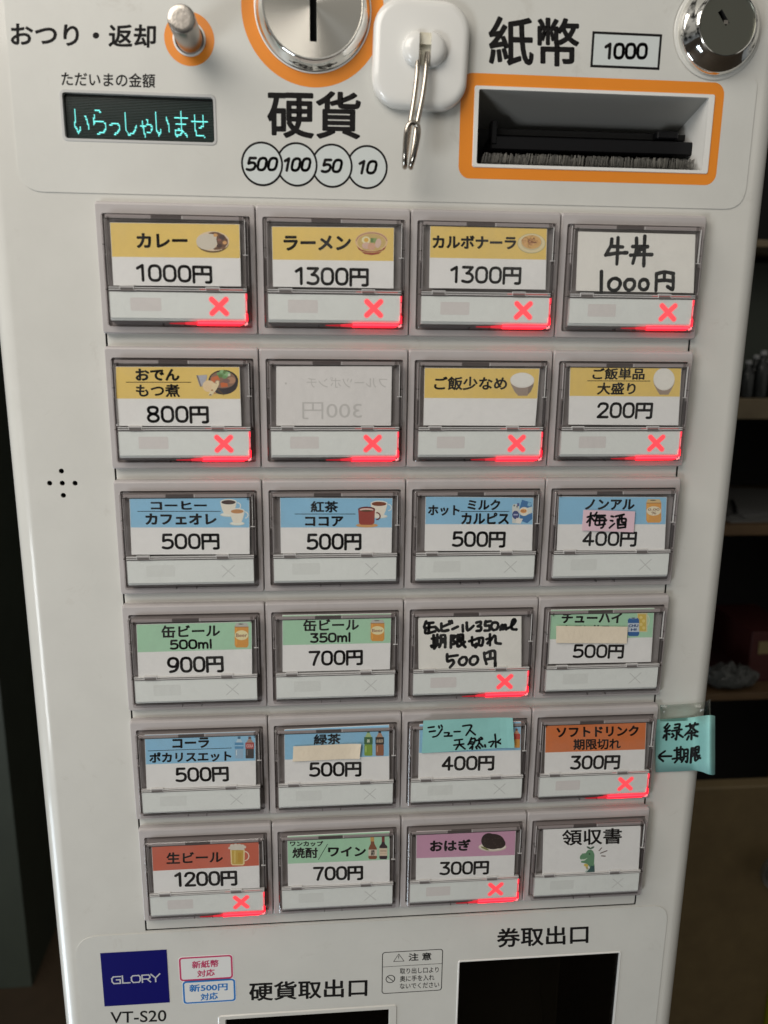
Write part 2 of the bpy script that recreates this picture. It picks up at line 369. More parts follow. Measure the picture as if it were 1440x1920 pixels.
# ---------------------------------------------------------------- setting: floor and wall of the room
FLOOR_V = 1150.0
mb = MB(); mb.add([(-4000, FLOOR_V, -3000), (4000, FLOOR_V, -3000), (4000, FLOOR_V, 4000), (-4000, FLOOR_V, 4000)], [(0, 1, 2, 3)], vary(mat('brown_floor', (.055, .036, .02), .6), 9, .3))
tag(mb.build('floor'), kind='structure')
mb = MB(); mb.box(-4000, -1400, 1900, 4000, FLOOR_V, 2000, mat('dark_wall', (.02, .024, .022), .8))
tag(mb.build('wall'), kind='structure')

# ---------------------------------------------------------------- the ticket vending machine
UL, UR, BODY, DEEP = -168.0, 152.2, 3.5, 300.0
VT, VB, RC = -430.0, 1148.0, 9.0
machine = empty('ticket_vending_machine', W((UL + UR) / 2, FLOOR_V, 150))
tag(machine, 'cream coloured meal ticket vending machine with six rows of four clear menu buttons', 'vending machine')
def rectpx(x0, x1, y0, y1, w):
    a = P(x0, (y0 + y1) / 2, w)[0]; b = P(x1, (y0 + y1) / 2, w)[0]; c = P((x0 + x1) / 2, y0, w)[1]; d = P((x0 + x1) / 2, y1, w)[1]
    return a, c, b, d
PAN = (-123.9, -162.6, 123.6, 171.7)                                 # button panel opening
sl = [P(897, 167, BODY), P(1327.7, 184, BODY), P(1316, 321, BODY), P(893, 307, BODY)]
SL = (sl[0][0] * .5 + sl[3][0] * .5, (sl[0][1] + sl[1][1]) / 2, (sl[1][0] + sl[2][0]) / 2, (sl[2][1] + sl[3][1]) / 2)
dq = [P(116.5, 173, BODY), P(399.8, 183, BODY), P(402.9, 268, BODY), P(122.5, 260, BODY)]
DS = ((dq[0][0] + dq[3][0]) / 2, (dq[0][1] + dq[1][1]) / 2, (dq[1][0] + dq[2][0]) / 2, (dq[2][1] + dq[3][1]) / 2)
tq = [P(861, 1801.8, BODY), P(1162, 1784.4, BODY)]
TO = (tq[0][0], (tq[0][1] + tq[1][1]) / 2, tq[1][0], (tq[0][1] + tq[1][1]) / 2 + 95)
cq = [P(423.6, 1910, BODY), P(729.4, 1890.6, BODY)]
CO = (cq[0][0], (cq[0][1] + cq[1][1]) / 2, cq[1][0], (cq[0][1] + cq[1][1]) / 2 + 70)
SPK = [P(115, 883.3, BODY), P(93, 906, BODY), P(116.7, 906, BODY), P(140.6, 906, BODY), P(118.8, 928.8, BODY)]

mb = MB()
front = [(UL + RC, VT), (UR - RC, VT), (UR - RC, VB), (UL + RC, VB)]
holes = [rrect(*PAN, .6, 2), rrect(*SL, .8, 3), rrect(*DS, 1.2, 3), rrect(*TO, .8, 2), rrect(*CO, .8, 2)] + [circle(u, v, 1.08, 18) for u, v in SPK]
mb.holed(front, holes, BODY, PAINT)
NA = 26
prof = [(UL + RC - RC * math.sin(a), BODY + RC - RC * math.cos(a)) for a in [math.pi / 2 * k / NA for k in range(NA + 1)]]
profr = [(UR - RC + RC * math.sin(a), BODY + RC - RC * math.cos(a)) for a in [math.pi / 2 * k / NA for k in range(NA + 1)]]
for pr in (prof + [(UL, DEEP)], profr + [(UR, DEEP)]):
    mb.loft([[(u, VT, w) for u, w in pr], [(u, VB, w) for u, w in pr]], PAINT, closed=False)
mb.add([(UL, VT, DEEP), (UR, VT, DEEP), (UR, VB, DEEP), (UL, VB, DEEP)], [(0, 1, 2, 3)], PAINT)
for v in (VT, VB):
    mb.add([(u, v, w) for u, w in reversed(prof + [(UL, DEEP)])] + [(u, v, w) for u, w in profr + [(UR, DEEP)]], [tuple(range(2 * (NA + 2)))], PAINT)
for h, d, m in [(holes[0], 9, VOID)]:
    mb.loft([[(u, v, BODY) for u, v in h], [(u, v, BODY + .6) for u, v in h]], PAINT)
    mb.loft([[(u, v, BODY + .6) for u, v in h], [(u, v, BODY + d) for u, v in h]], m, cap1=True)
for h in holes[5:]:
    mb.loft([[(u, v, BODY) for u, v in h], [(u, v, BODY + .8) for u, v in h]], PAINT)
    mb.loft([[(u, v, BODY + .8) for u, v in h], [(u, v, BODY + 6) for u, v in h]], VOID, cap1=True)
for h, d in ((holes[3], 70), (holes[4], 60)):
    mb.loft([[(u, v, BODY) for u, v in h], [(u, v, BODY + 1.2) for u, v in h]], PAINT)
    mb.loft([[(u, v, BODY + 1.2) for u, v in h], [(u, v, BODY + d) for u, v in h]], mat('outlet_lining', (.03, .028, .023), .25), cap1=True)
h = holes[2]; mb.loft([[(u, v, BODY) for u, v in h], [(u, v, BODY + 3) for u, v in h]], BLACK, cap1=True)
h = holes[1]; mb.loft([[(u, v, BODY) for u, v in h], [(u, v, BODY + .5) for u, v in h]], PAINT)
body = mb.build('body', machine)
bv = body

# button panel plate
mb = MB(); g = .75
a = rrect(PAN[0] + g, PAN[1] + g, PAN[2] - g, PAN[3] - g, .5, 2); b = rrect(PAN[0] + g + .35, PAN[1] + g + .35, PAN[2] - g - .35, PAN[3] - g - .35, .4, 2)
mb.loft([[(u, v, BODY + 6) for u, v in a], [(u, v, BODY + .35) for u, v in a], [(u, v, BODY) for u, v in b]], PAINT, cap0=True, cap1=True)
mb.build('button_panel', machine)

# upper control film with a cut-out round the lock, lower film
SW = BODY - .35
LK = P(1345, 58, BODY); RLK = abs(P(1345 - 84, 58, BODY)[0] - LK[0])
out = []
bl = [P(46, 362, BODY), P(1404, 392, BODY)]
out += rquad([(-152.3, -420), (-152.3, -166.9), (141.0, -166.9), (141.0, -216.3), (133, -216.3)], [0, 9, 9, 2.2, 0], 6)[1:-1]
a0 = math.atan2(-216.3 - LK[1], 133 - LK[0]); a0 = math.asin(max(-1, min(1, (-216.3 - LK[1]) / RLK)))
for k in range(25):
    t = a0 + (math.radians(275) - a0) * k / 24
    out.append((LK[0] + RLK * math.cos(t), LK[1] + RLK * math.sin(t)))
out.append((out[-1][0], -420))
out = [(-152.3, -420)] + out
def off(h, d):
    cu = sum(p[0] for p in h) / len(h); cv = sum(p[1] for p in h) / len(h)
    return [(u + math.copysign(d, u - cu), v + math.copysign(d, v - cv)) for u, v in h]
hs = [off(holes[1], .02), off(holes[2], .02)]
mb = MB(); mb.holed(out, hs, SW, SHEET); mb.loft([[(u, v, SW) for u, v in out], [(u, v, BODY - .002) for u, v in out]], SHEET)
for h in hs: mb.loft([[(u, v, SW) for u, v in h], [(u, v, BODY - .002) for u, v in h]], SHEET)
mb.build('control_film', machine)
lo = rquad([(-157.6, 900), (-157.6, 172.6), (141.0, 172.6), (141.0, 900)], [0, 12, 9, 0], 7)
hl = [off(holes[3], .02), off(holes[4], .02)]
mb = MB(); mb.holed(lo, hl, SW, SHEET); mb.loft([[(u, v, SW) for u, v in lo], [(u, v, BODY - .002) for u, v in lo]], SHEET)
for h in hl: mb.loft([[(u, v, SW) for u, v in h], [(u, v, BODY - .002) for u, v in h]], SHEET)
mb.build('outlet_film', machine)
TW = SW - .02                                                        # plane of the print on the films

# return lever
lc = P(355, 73, SW); LR = abs(P(308.5, 73, SW)[0] - P(402.5, 73, SW)[0]) / 2
tip = P(340, 35, -20)
tr = abs(P(313, 35, -20)[0] - P(366.5, 35, -20)[0]) / 2
mb = MB()
mb.loft([[(u, v, TW) for u, v in circle(*lc, LR, 64)], [(u, v, TW) for u, v in circle(*lc, LR * .66, 64)]], ORANGE)
ring = mb.build('orange_ring', machine)
mb = MB(); mb.lathe(*lc, [(LR * .655, SW - .03), (LR * .655, SW - .4), (LR * .60, SW - .6), (LR * .58, SW - .5), (LR * .58, SW - .03)], WHITEP, 48, False)
mb.lathe(*lc, [(LR * .58, SW - .06), (.01, SW - .06)], VOID, 48)
mb.build('lever_collar', machine, 35)
mb = MB(); seg = 48
def rod(c0, c1, prof):
    loops = []
    for r, w in prof:
        t = (SW - w) / (SW + 20); cu = c0[0] + (c1[0] - c0[0]) * t; cv = c0[1] + (c1[1] - c0[1]) * t
        loops.append([(cu + r * math.cos(2 * math.pi * k / seg), cv + r * math.sin(2 * math.pi * k / seg), w) for k in range(seg)])
    return loops
mb.loft(rod((lc[0] + .2, lc[1] + .5), tip, [(tr, SW), (tr, -19.2), (tr - .25, -19.8), (tr - .7, -20), (tr * .6, -20.02), (.4, -20.03)]), STEEL, cap1=True)
mb.build('return_lever', machine, 30)

# coin inlet
cc = P(587, 18, SW); CR = abs(P(453, 18, SW)[0] - P(720.5, 18, SW)[0]) / 2; C2 = abs(P(480.5, 18, SW)[0] - P(693.5, 18, SW)[0]) / 2
C3 = abs(P(492, 7, -3)[0] - P(681.5, 7, -3)[0]) / 2
mb = MB(); mb.loft([[(u, v, TW) for u, v in circle(*cc, CR, 96)], [(u, v, TW) for u, v in circle(*cc, C2 + .6, 96)]], ORANGE); mb.build('orange_ring', machine)
mb = MB(); mb.lathe(*cc, [(C2 + .7, SW - .01), (C2 + .7, SW - .5), (C2 + .2, SW - .7), (C2 + .15, SW - .2)], WHITEP, 96, False); mb.build('coin_collar', machine, 30)
mb = MB(); mb.lathe(*cc, [(C2, SW), (C2, SW - 1.2), (C2 - .3, SW - 1.6), (C3 + .5, -2.4), (C3 + .2, -2.7), (C3 - .35, -2.7), (C3 - .5, -2.3)], CHROME, 128, False); inlet = mb.build('coin_inlet', machine, 25)
sw_ = 1.3
mb = MB(); fc = circle(*cc, C3 - .5, 96); sv1 = P(588, 78, -2.2)[1]
slot = [(cc[0] - sw_, cc[1] - 17), (cc[0] + sw_, cc[1] - 17), (cc[0] + sw_, sv1), (cc[0] - sw_, sv1)]
rings = []
for fr in (1.0, .7, .4):                                             # faintly dished chrome face
    rings.append([(cc[0] + (C3 - .5) * fr * math.cos(2 * math.pi * k / 96), cc[1] + (C3 - .5) * fr * math.sin(2 * math.pi * k / 96), -2.25 + .5 * (1 - fr ** 2)) for k in range(96)])
spun = mat('spun_chrome', (.66, .64, .59), .26, 1.0)
pb = spun.node_tree.nodes['Principled BSDF']; tn = spun.node_tree.nodes.new('ShaderNodeTangent'); tn.direction_type = 'RADIAL'; tn.axis = 'Y'
spun.node_tree.links.new(tn.outputs[0], pb.inputs['Tangent']); pb.inputs['Anisotropic'].default_value = .88       # turned on a lathe
mb.holed(fc, [slot], -2.25, spun)
mb.build('coin_face', inlet)
mb = MB(); mb.loft([[(u, v, -2.25) for u, v in slot], [(u, v, 3) for u, v in slot]], VOID, cap1=True); mb.build('coin_slot', inlet)

# lock
K1 = abs(P(1271, 58, BODY)[0] - P(1421, 58, BODY)[0]) / 2; kf = P(1362, 47, -4); K2 = abs(P(1311, 47, -4)[0] - P(1413.5, 47, -4)[0]) / 2
mb = MB(); mb.lathe(*LK, [(RLK - .5, BODY), (RLK - .5, BODY - .5), (RLK - .9, BODY - .75), (K1, BODY - .8), (K1 - .3, BODY - .75)], PAINT, 72, False); mb.build('lock_base', machine, 35)
mb = MB(); mb.lathe(*LK, [(K1, BODY - .7), (K1 - .1, BODY - 2.0), (K1 - 1.2, BODY - 3.6), (K1 - 2.0, BODY - 4.2), (K2 + 2.0, -3.4), (K2 + 1.0, -4.6), (K2 + .55, -5.0), (K2 + .2, -4.9), (K2 + .1, -4.0)], CHROME, 128, False); lock = mb.build('lock', machine, 40)
mb = MB(); kk = circle(*LK, K2 + .05, 64); ka = math.radians(52); kx, ky = math.cos(ka), math.sin(ka)
kc = P(1357, 33, -4.2)
key = [(kc[0] + kx * a - ky * b, kc[1] + ky * a + kx * b) for a, b in ((-2.9, -.95), (2.9, -.95), (2.9, .95), (-2.9, .95))]
mb.holed(kk, [key], -4.2, DULL); mb.build('lock_face', lock)
mb = MB(); mb.loft([[(u, v, -4.2) for u, v in key], [(u, v, 0) for u, v in key]], VOID, cap1=True)
mb.box(kc[0] + kx * 1.9 - .9, kc[1] + ky * 1.9 - .7, -4.1, kc[0] + kx * 1.9 + .9, kc[1] + ky * 1.9 + .7, -2, STEEL)
mb.build('keyhole', lock)

# display
mb = MB(); d0 = rrect(DS[0] - 1.0, DS[1] - 1.0, DS[2] + 1.0, DS[3] + 1.0, 1.9, 4); d1 = rrect(DS[0] + .05, DS[1] + .05, DS[2] - .05, DS[3] - .05, 1.15, 4)
mb.loft([[(u, v, SW - .005) for u, v in d0], [(u, v, SW - .25) for u, v in rrect(DS[0] - .8, DS[1] - .8, DS[2] + .8, DS[3] + .8, 1.8, 4)], [(u, v, SW - .25) for u, v in d1], [(u, v, BODY + 2) for u, v in d1]], mat('grey_bezel', (.50, .50, .49), .4))
disp = mb.build('display', machine, 30)
mb = MB(); mb.box(DS[0] + .1, DS[1] + .1, BODY + 1.6, DS[2] - .1, DS[3] - .1, BODY + 2.4, VFDBG); mb.build('display_glass', disp)
mb = MB(); k_ = 0; vv_ = DS[1] + 1.2
while vv_ < DS[3] - .6:                                               # unlit rows of the display
    mb.poly([(DS[0] + .6, vv_), (DS[2] - .6, vv_), (DS[2] - .6, vv_ + .26), (DS[0] + .6, vv_ + .26)], BODY + 1.58, mat('unlit_display_rows', (.012, .030, .027), .3)); vv_ += .56
mb.build('display_grid', disp)
DISP = """142,225 150,375 165,395 180,430 192,405 190,380; 238,272 262,335 270,395; 325,218 350,222 378,242; 320,272 315,355;
315,340 345,318 395,320 420,350 420,395 400,430 350,432; 462,360 490,345 530,342 548,370 545,400 520,435 500,437; 595,242 603,395 630,440 668,440 690,405 697,360;
738,372 775,365 825,350 840,380 835,415 800,428; 750,322 765,400 782,470; 795,305 800,350; 873,250 880,395 905,450 918,425 915,405; 965,295 990,350 995,420;
1045,285 1155,290; 1058,342 1145,345; 1102,240 1108,420 1100,440 1065,457 1050,435 1055,405 1085,397 1120,415 1158,460; 1195,325 1335,330; 1227,265 1235,450 1318,462; 1297,265 1300,370 1265,385"""
dots = set(); du, dv, dw = .40, .56, BODY + 1.55
for st in DISP.replace('\n', ' ').split(';'):
    pts = [P(110 + float(q.split(',')[0]) / 4.8, 160 + float(q.split(',')[1]) / 4.8, dw) for q in st.split()]
    for a, b in zip(pts, pts[1:]):
        n = int(math.hypot(b[0] - a[0], b[1] - a[1]) / .12) + 1
        for k in range(n + 1):
            u = a[0] + (b[0] - a[0]) * k / n; v = a[1] + (b[1] - a[1]) * k / n; dots.add((round(u / du), round(v / dv)))
mb = MB()
for i, j in sorted(dots): mb.poly([(i * du - .18, j * dv - .22), (i * du + .18, j * dv - .22), (i * du + .18, j * dv + .22), (i * du - .18, j * dv + .22)], dw, VFD)
mb.build('display_message', disp)

# bill slot
oq = [P(863, 136, SW), P(1360, 155, SW), P(1341, 349, SW), P(861, 333, SW)]
OR = ((oq[0][0] + oq[3][0]) / 2, (oq[0][1] + oq[1][1]) / 2, (oq[1][0] + oq[2][0]) / 2, (oq[2][1] + oq[3][1]) / 2)
mb = MB(); R1 = rrect(*OR, 4.6, 6); R2 = rrect(SL[0] - 1.7, SL[1] - 1.3, SL[2] + 2.6, SL[3] + 1.3, .9, 6)
mb.loft([[(u, v, TW) for u, v in R1], [(u, v, TW) for u, v in R2]], ORANGE); mb.build('orange_frame', machine)
mb = MB(); R3 = rrect(SL[0] + .05, SL[1] + .05, SL[2] - .05, SL[3] - .05, .75, 6)
mb.loft([[(u, v, SW - .01) for u, v in R2], [(u, v, SW - .4) for u, v in rrect(SL[0] - 1.5, SL[1] - 1.1, SL[2] + 2.3, SL[3] + 1.1, .8, 6)], [(u, v, SW - .4) for u, v in R3], [(u, v, BODY + .55) for u, v in R3]], WHITEP)
bill = mb.build('bill_slot', machine, 30)
mb = MB(); u0, v0, u1, v1 = SL; f, bk = BODY + .5, 30.0
mb.add([(u0, v0, f), (u1, v0, f), (u1, v0 + 8.5, bk), (u0, v0 + 8.5, bk)], [(0, 1, 2, 3)], SLOTW)
mb.add([(u1, v0, f), (u1, v1, f), (u1 - 1.5, v1, bk), (u1 - 1.5, v0 + 8.5, bk)], [(0, 1, 2, 3)], WHITEP)
mb.add([(u0, v0, f), (u0, v1, f), (u0, v1, bk), (u0, v0 + 8.5, bk)], [(0, 1, 2, 3)], SLOTW)
mb.add([(u0, v1, f), (u1, v1, f), (u1, v1, bk), (u0, v1, bk)], [(0, 1, 2, 3)], mat('dark_grey_plastic', (.03, .03, .03), .5))
mb.add([(u0, v0 + 8.4, bk), (u1, v0 + 8.4, bk), (u1, v1, bk), (u0, v1, bk)], [(0, 1, 2, 3)], BLACK)
mb.build('slot_lining', bill)
mb = MB()
a = P(919, 256, 15); b = P(1303, 294, 15)
mb.box(a[0], a[1], 13, b[0], b[1], 26, BLACK, .5)
p0 = P(919, 226, 14); mb.box(a[0], p0[1], 12.5, a[0] + 2.4, b[1] - 2, 18, BLACK, .4)
p1 = P(1296, 238, 14); mb.box(b[0] - 2.4, p1[1], 12.5, b[0], b[1] - 2, 18, BLACK, .4)
q0 = P(930, 243, 22); q1 = P(1296, 258, 22); mb.box(q0[0], q0[1], 20, q1[0] + 3, q1[1] + 2, 28, VOID, .3)
w0 = P(1226, 240, 16); w1 = P(1270, 262, 16); mb.box(w0[0] + 1.5, w0[1] + 1.2, 15, w1[0], w1[1], 20, BLACK, .5)
mb.build('bill_guide', bill)
mb = MB(); BR = [vary(mat('grey_bristle_%d' % k, c, .6), 300, .25) for k, c in enumerate([(.11, .107, .096), (.165, .158, .14), (.07, .067, .06)])]
e0 = P(906, 288, 9); e1 = P(1298, 312, 9)
ulo, uhi = e0[0], e1[0]; vt = (e0[1] + e1[1]) / 2 - 1.2; vbm = v1 - .8
for k in range(1100):
    u = ulo + (uhi - ulo) * random.random(); ww = random.uniform(6.5, 13); L = random.uniform(.82, 1.0); sl_ = random.uniform(.3, 1.3)
    r = random.uniform(.09, .17); t_ = vt + (ww - 9) * .1 + random.uniform(0, .4); bb = t_ + (vbm - t_) * L
    mb.add([(u - r, t_, ww), (u + r, t_, ww), (u, t_, ww + r), (u - r * .6 - sl_, bb, ww - 1.5), (u + r * .6 - sl_, bb, ww - 1.5), (u - sl_, bb, ww - 1.5 + r)], [(0, 1, 4, 3), (1, 2, 5, 4), (2, 0, 3, 5), (3, 4, 5)], random.choice(BR))
mb.build('dust_brush', bill)

# printed lettering on the films
def printed(name, items, parent=machine, m=INK, w=None):
    mb = MB()
    for it in items: text(mb, *it[:5], TW if w is None else w, it[6] if len(it) > 6 else m, **(it[5] if len(it) > 5 else {}))
    return mb.build(name, parent)
printed('printed_lettering', [('おつり・返却', 20, 292.5, 44, 88, dict(bold=.026, tilt=4))])
printed('printed_lettering', [('ただいまの金額', 115, 291, 136, 163, dict(bold=.018, tilt=4))])
printed('printed_lettering', [('硬貨', 501, 676.5, 170, 260, dict(bold=.0225, tilt=4))])
printed('printed_lettering', [('紙幣', 916, 1086, 32, 124, dict(bold=.0215, tilt=4))])
mb = MB(); PALE = mat('pale_blue_print', (.60, .64, .63), .5)
rr_ = abs(P(452, 308, TW)[0] - P(531, 308, TW)[0]) / 2
for k, (x, y, s, hw) in enumerate([(688.5, 313.5, '10', 19), (622.5, 311, '50', 20), (556.5, 308.5, '100', 27), (491.5, 307.5, '500', 30)]):
    c = P(x, y, TW); ww = TW - .02 * k
    mb.poly(circle(*c, rr_, 48), ww, INK); mb.poly(circle(*c, rr_ - .8, 48), ww - .006, PALE)
    text(mb, s, x - hw, x + hw, y - 14, y + 14, ww - .012, INK, bold=.035, shear=.22)
mb.build('coin_value_print', machine)
mb = MB(); q = [P(1110, 58.5, TW), P(1241.5, 64, TW), P(1236.5, 131.5, TW), P(1107.5, 126, TW)]
b0 = ((q[0][0] + q[3][0]) / 2, (q[0][1] + q[1][1]) / 2, (q[1][0] + q[2][0]) / 2, (q[2][1] + q[3][1]) / 2)
mb.poly([(b0[0], b0[1]), (b0[2], b0[1]), (b0[2], b0[3]), (b0[0], b0[3])], TW, INK)
mb.poly([(b0[0] + .95, b0[1] + .95), (b0[2] - .95, b0[1] + .95), (b0[2] - .95, b0[3] - .95), (b0[0] + .95, b0[3] - .95)], TW - .012, PALE)
text(mb, '1000', 1131.5, 1215, 79.5, 112, TW - .024, INK, bold=.04)
mb.build('bill_value_print', machine)
printed('printed_lettering', [('硬貨取出口', 467, 689, 1838, 1873, dict(bold=.021, tilt=-9))])
printed('printed_lettering', [('券取出口', 931.7, 1103.5, 1737, 1773, dict(bold=.021, tilt=-8))])
printed('printed_lettering', [('VT-S20', 207, 312, 1895.5, 1917, dict(bold=.010, tilt=-4))])
# maker's badge
q = [P(188, 1787.5, TW), P(313, 1780, TW), P(317.6, 1880, TW), P(196, 1885.7, TW)]
b0 = ((q[0][0] + q[3][0]) / 2, (q[0][1] + q[1][1]) / 2, (q[1][0] + q[2][0]) / 2, (q[2][1] + q[3][1]) / 2)
mb = MB(); mb.box(b0[0], b0[1], SW - .18, b0[2], b0[3], SW - .01, mat('deep_blue_badge', (.004, .004, .13), .3))
bw = b0[2] - b0[0]; bh = b0[3] - b0[1]
SILV = mat('pale_grey_print', (.55, .56, .58), .4)
def wide(mb, data, x0, y0, sx, sy, wid, w, m):
    for st in data.split(';'):
        pts = [(x0 + float(q.split(',')[0]) * sx, y0 + float(q.split(',')[1]) * sy) for q in st.split()]
        for a, b in zip(pts, pts[1:]):
            a = Vector(a); b = Vector(b); d = b - a; n = Vector((-d.y, d.x)).normalized() * wid; t = d.normalized() * wid * .9
            mb.poly([tuple(a + n - t), tuple(b + n + t), tuple(b - n + t), tuple(a - n - t)], w, m); w -= .0015
LET = ['1.4,.1 .35,.1 .1,.3 .1,.7 .35,.95 1.3,.95 1.3,.5 .75,.5', '.1,.05 .1,.95 1.15,.95', '.35,.1 1.2,.1 1.4,.3 1.4,.7 1.2,.95 .35,.95 .1,.7 .1,.3 .35,.1', '.1,1 .1,.1 1.05,.1 1.25,.25 1.25,.45 1.05,.6 .2,.6; .8,.6 1.3,1', '0,.05 .65,.55 1.3,.05; .65,.55 .65,1']
xx = 0
for k, L in enumerate(LET):
    wide(mb, L, b0[0] + bw * .135 + xx, b0[1] + bh * .435, bw * .103, bh * .15, .33, SW - .2, SILV)
    xx += bw * (.16, .135, .163, .147, .14)[k]
mb.build('maker_badge', machine)
# small stickers
def sticker(name, x0, x1, y0, y1, tilt, col, lines, label):
    w = SW - .12; mb = MB()
    L = P(x0, (y0 + y1) / 2, w); R = P(x1, (y0 + y1) / 2, w); T = P((x0 + x1) / 2, y0, w); B = P((x0 + x1) / 2, y1, w)
    mb.loft([[(u, v, SW - .005) for u, v in rrect(L[0], T[1], R[0], B[1], 1.9, 5)], [(u, v, w) for u, v in rrect(L[0], T[1], R[0], B[1], 1.9, 5)]], PAPER, cap1=True)
    mb.poly(rrect(L[0] + .25, T[1] + .25, R[0] - .25, B[1] - .25, 1.7, 5), w - .012, col)
    mb.poly(rrect(L[0] + 1.15, T[1] + 1.15, R[0] - 1.15, B[1] - 1.15, 1.1, 5), w - .024, mat('sticker_white', (.74, .75, .74), .4))
    for s, a, b, c, d in lines: text(mb, s, a, b, c, d, w - .036, col, bold=.03, tilt=tilt)
    tag(mb.build(name, machine), label)
sticker('round_cornered_sticker', 335, 437.5, 1792, 1838, -3.5, mat('pink_print', obs(165, 50, 88), .5), [('新紙幣', 360, 410, 1800.6, 1814.7), ('対応', 369.7, 402.7, 1817.8, 1831)], 'white sticker with pink border and pink writing')
sticker('round_cornered_sticker', 342, 442.6, 1836.8, 1880.5, -3.5, mat('blue_print', obs(22, 100, 165), .5), [('新500円', 355, 427, 1844.5, 1858.5), ('対応', 376, 408.6, 1861.5, 1875)], 'white sticker with blue border and blue writing')
# caution label
mb = MB(); q = [P(716, 1787, TW), P(830.4, 1777.6, TW), P(828.8, 1857, TW), P(716, 1863.6, TW)]
b0 = ((q[0][0] + q[3][0]) / 2, (q[0][1] + q[1][1]) / 2, (q[1][0] + q[2][0]) / 2, (q[2][1] + q[3][1]) / 2)
mb.loft([[(u, v, TW) for u, v in rrect(*b0, 1.6, 5)], [(u, v, TW) for u, v in rrect(b0[0] + .42, b0[1] + .42, b0[2] - .42, b0[3] - .42, 1.3, 5)]], INK)
dvl = (P(716, 1812, TW)[1] + P(830, 1807, TW)[1]) / 2; mb.poly([(b0[0] + .3, dvl), (b0[2] - .3, dvl), (b0[2] - .3, dvl + .25), (b0[0] + .3, dvl + .25)], TW, INK)
text(mb, '注 意', 766, 809, 1786.5, 1801, TW, INK, bold=.024, tilt=-2)
t1 = P(747.7, 1788.7, TW); t2 = P(738, 1803, TW); t3 = P(757.5, 1802, TW)
for a, b in ((t1, t2), (t2, t3), (t3, t1)): stroke(mb, [a, b], .3, TW, INK, 0)
stroke(mb, [((t1[0]), t1[1] + 1.1), (t1[0], t1[1] + 2.3)], .35, TW, INK, 0); stroke(mb, [(t1[0], t1[1] + 2.9), (t1[0], t1[1] + 2.95)], .4, TW, INK, 0)
c = P(732, 1835.6, TW); mb.loft([[(u, v, TW) for u, v in circle(*c, 2.45, 32)], [(u, v, TW) for u, v in circle(*c, 2.0, 32)]], INK); stroke(mb, [(c[0] - 1.55, c[1] - 1.55), (c[0] + 1.55, c[1] + 1.55)], .42, TW - .003, INK, 0)
for s, a, b, y0, y1 in (('取り出し口より', 749.7, 822.5, 1814, 1825), ('奥に手を入れ', 749.7, 814.6, 1828.5, 1839.5), ('ないでください', 749.7, 823.5, 1842.5, 1853)): text(mb, s, a, b, y0, y1, TW, INK, bold=.014, tilt=-3)
mb.build('caution_label', machine)
# rims of the two outlets, window of the ticket outlet
mb = MB()
for (a, b, c, d) in (TO,): mb.loft([[(u, v, SW - .01) for u, v in rrect(a - .7, b - .7, c + .7, d + .7, 1, 3)], [(u, v, SW - .35) for u, v in rrect(a - .5, b - .5, c + .5, d + .5, .9, 3)], [(u, v, SW - .35) for u, v in rrect(a + .05, b + .05, c - .05, d - .05, .7, 3)], [(u, v, BODY + 1) for u, v in rrect(a + .05, b + .05, c - .05, d - .05, .7, 3)]], WHITEP)
tout = mb.build('ticket_outlet', machine, 30)
mb = MB(); um = TO[0] + (TO[2] - TO[0]) * .66
mb.box(um, TO[1] + 2, BODY + 10, um + 1.0, TO[3] - 2, BODY + 66, mat('chute_steel', (.10, .095, .08), .4)); mb.add([(TO[0] + 1, TO[1] + 14, BODY + 60), (um - .2, TO[1] + 14, BODY + 60), (um - .2, TO[3] - 2, BODY + 14), (TO[0] + 1, TO[3] - 2, BODY + 14)], [(0, 1, 2, 3)], mat('chute_steel', (.10, .095, .08), .4))
mb.build('ticket_chute', tout)
mb = MB(); mb.box(TO[0] + .2, TO[1] + .2, BODY + 1.0, TO[2] - .2, TO[3] - .2, BODY + 2.2, clear('smoked_window', (.42, .41, .37), .05)); mb.build('outlet_flap', tout)
mb = MB(); a, b, c, d = CO
mb.loft([[(u, v, SW - .01) for u, v in rrect(a - 3.9, b - 2.6, c + 4.2, d + 3, 1.6, 4)], [(u, v, SW - .5) for u, v in rrect(a - 3.4, b - 2.1, c + 3.7, d + 2.6, 1.4, 4)], [(u, v, SW - .5) for u, v in rrect(a - .3, b - .3, c + .3, d + .3, .7, 4)], [(u, v, BODY + 1.2) for u, v in rrect(a + .05, b + .05, c - .05, d - .05, .7, 4)]], PAINT)
cout = mb.build('coin_outlet', machine, 30)
mb = MB(); mb.box(CO[0] + .2, CO[1] + .2, BODY + 1.2, CO[2] - .2, CO[3] - .2, BODY + 2.4, clear('smoked_window', (.42, .41, .37), .05)); mb.build('outlet_flap', cout)

# ---------------------------------------------------------------- the 24 selection buttons
PW, PH, CW = 61.7, 50.3, -4.0
def rl(u0, v0, u1, v1, r, w, n=4): return [(u, v, w) for u, v in rrect(u0, v0, u1, v1, r, n)]
def piece(name, fn, smooth=None):
    mb = MB(); fn(mb)
    me_o = build(name, [(u, v, w) for u, v, w in mb.v], mb.f, mb.mats, None, mb.m, (0, 0, 0), smooth)
    me = me_o.data; bpy.data.objects.remove(me_o); return me
def f_plate(mb):
    mb.loft([rl(0, 0, PW, PH, 1.0, BODY + .02), rl(0, 0, PW, PH, 1.0, .9), rl(.15, .45, PW - .15, PH - .3, .9, .25), rl(.4, 1.1, PW - .4, PH - .6, .7, 0), rl(2.55, 4.4, 59.75, 47.5, .9, 0), rl(2.65, 4.5, 59.65, 47.4, .8, 1.0)], PLATE)
    mb.loft([rl(2.65, 4.5, 59.65, 47.4, .8, 1.0), rl(2.65, 4.5, 59.65, 47.4, .8, 1.3)], DARKB, cap1=True)
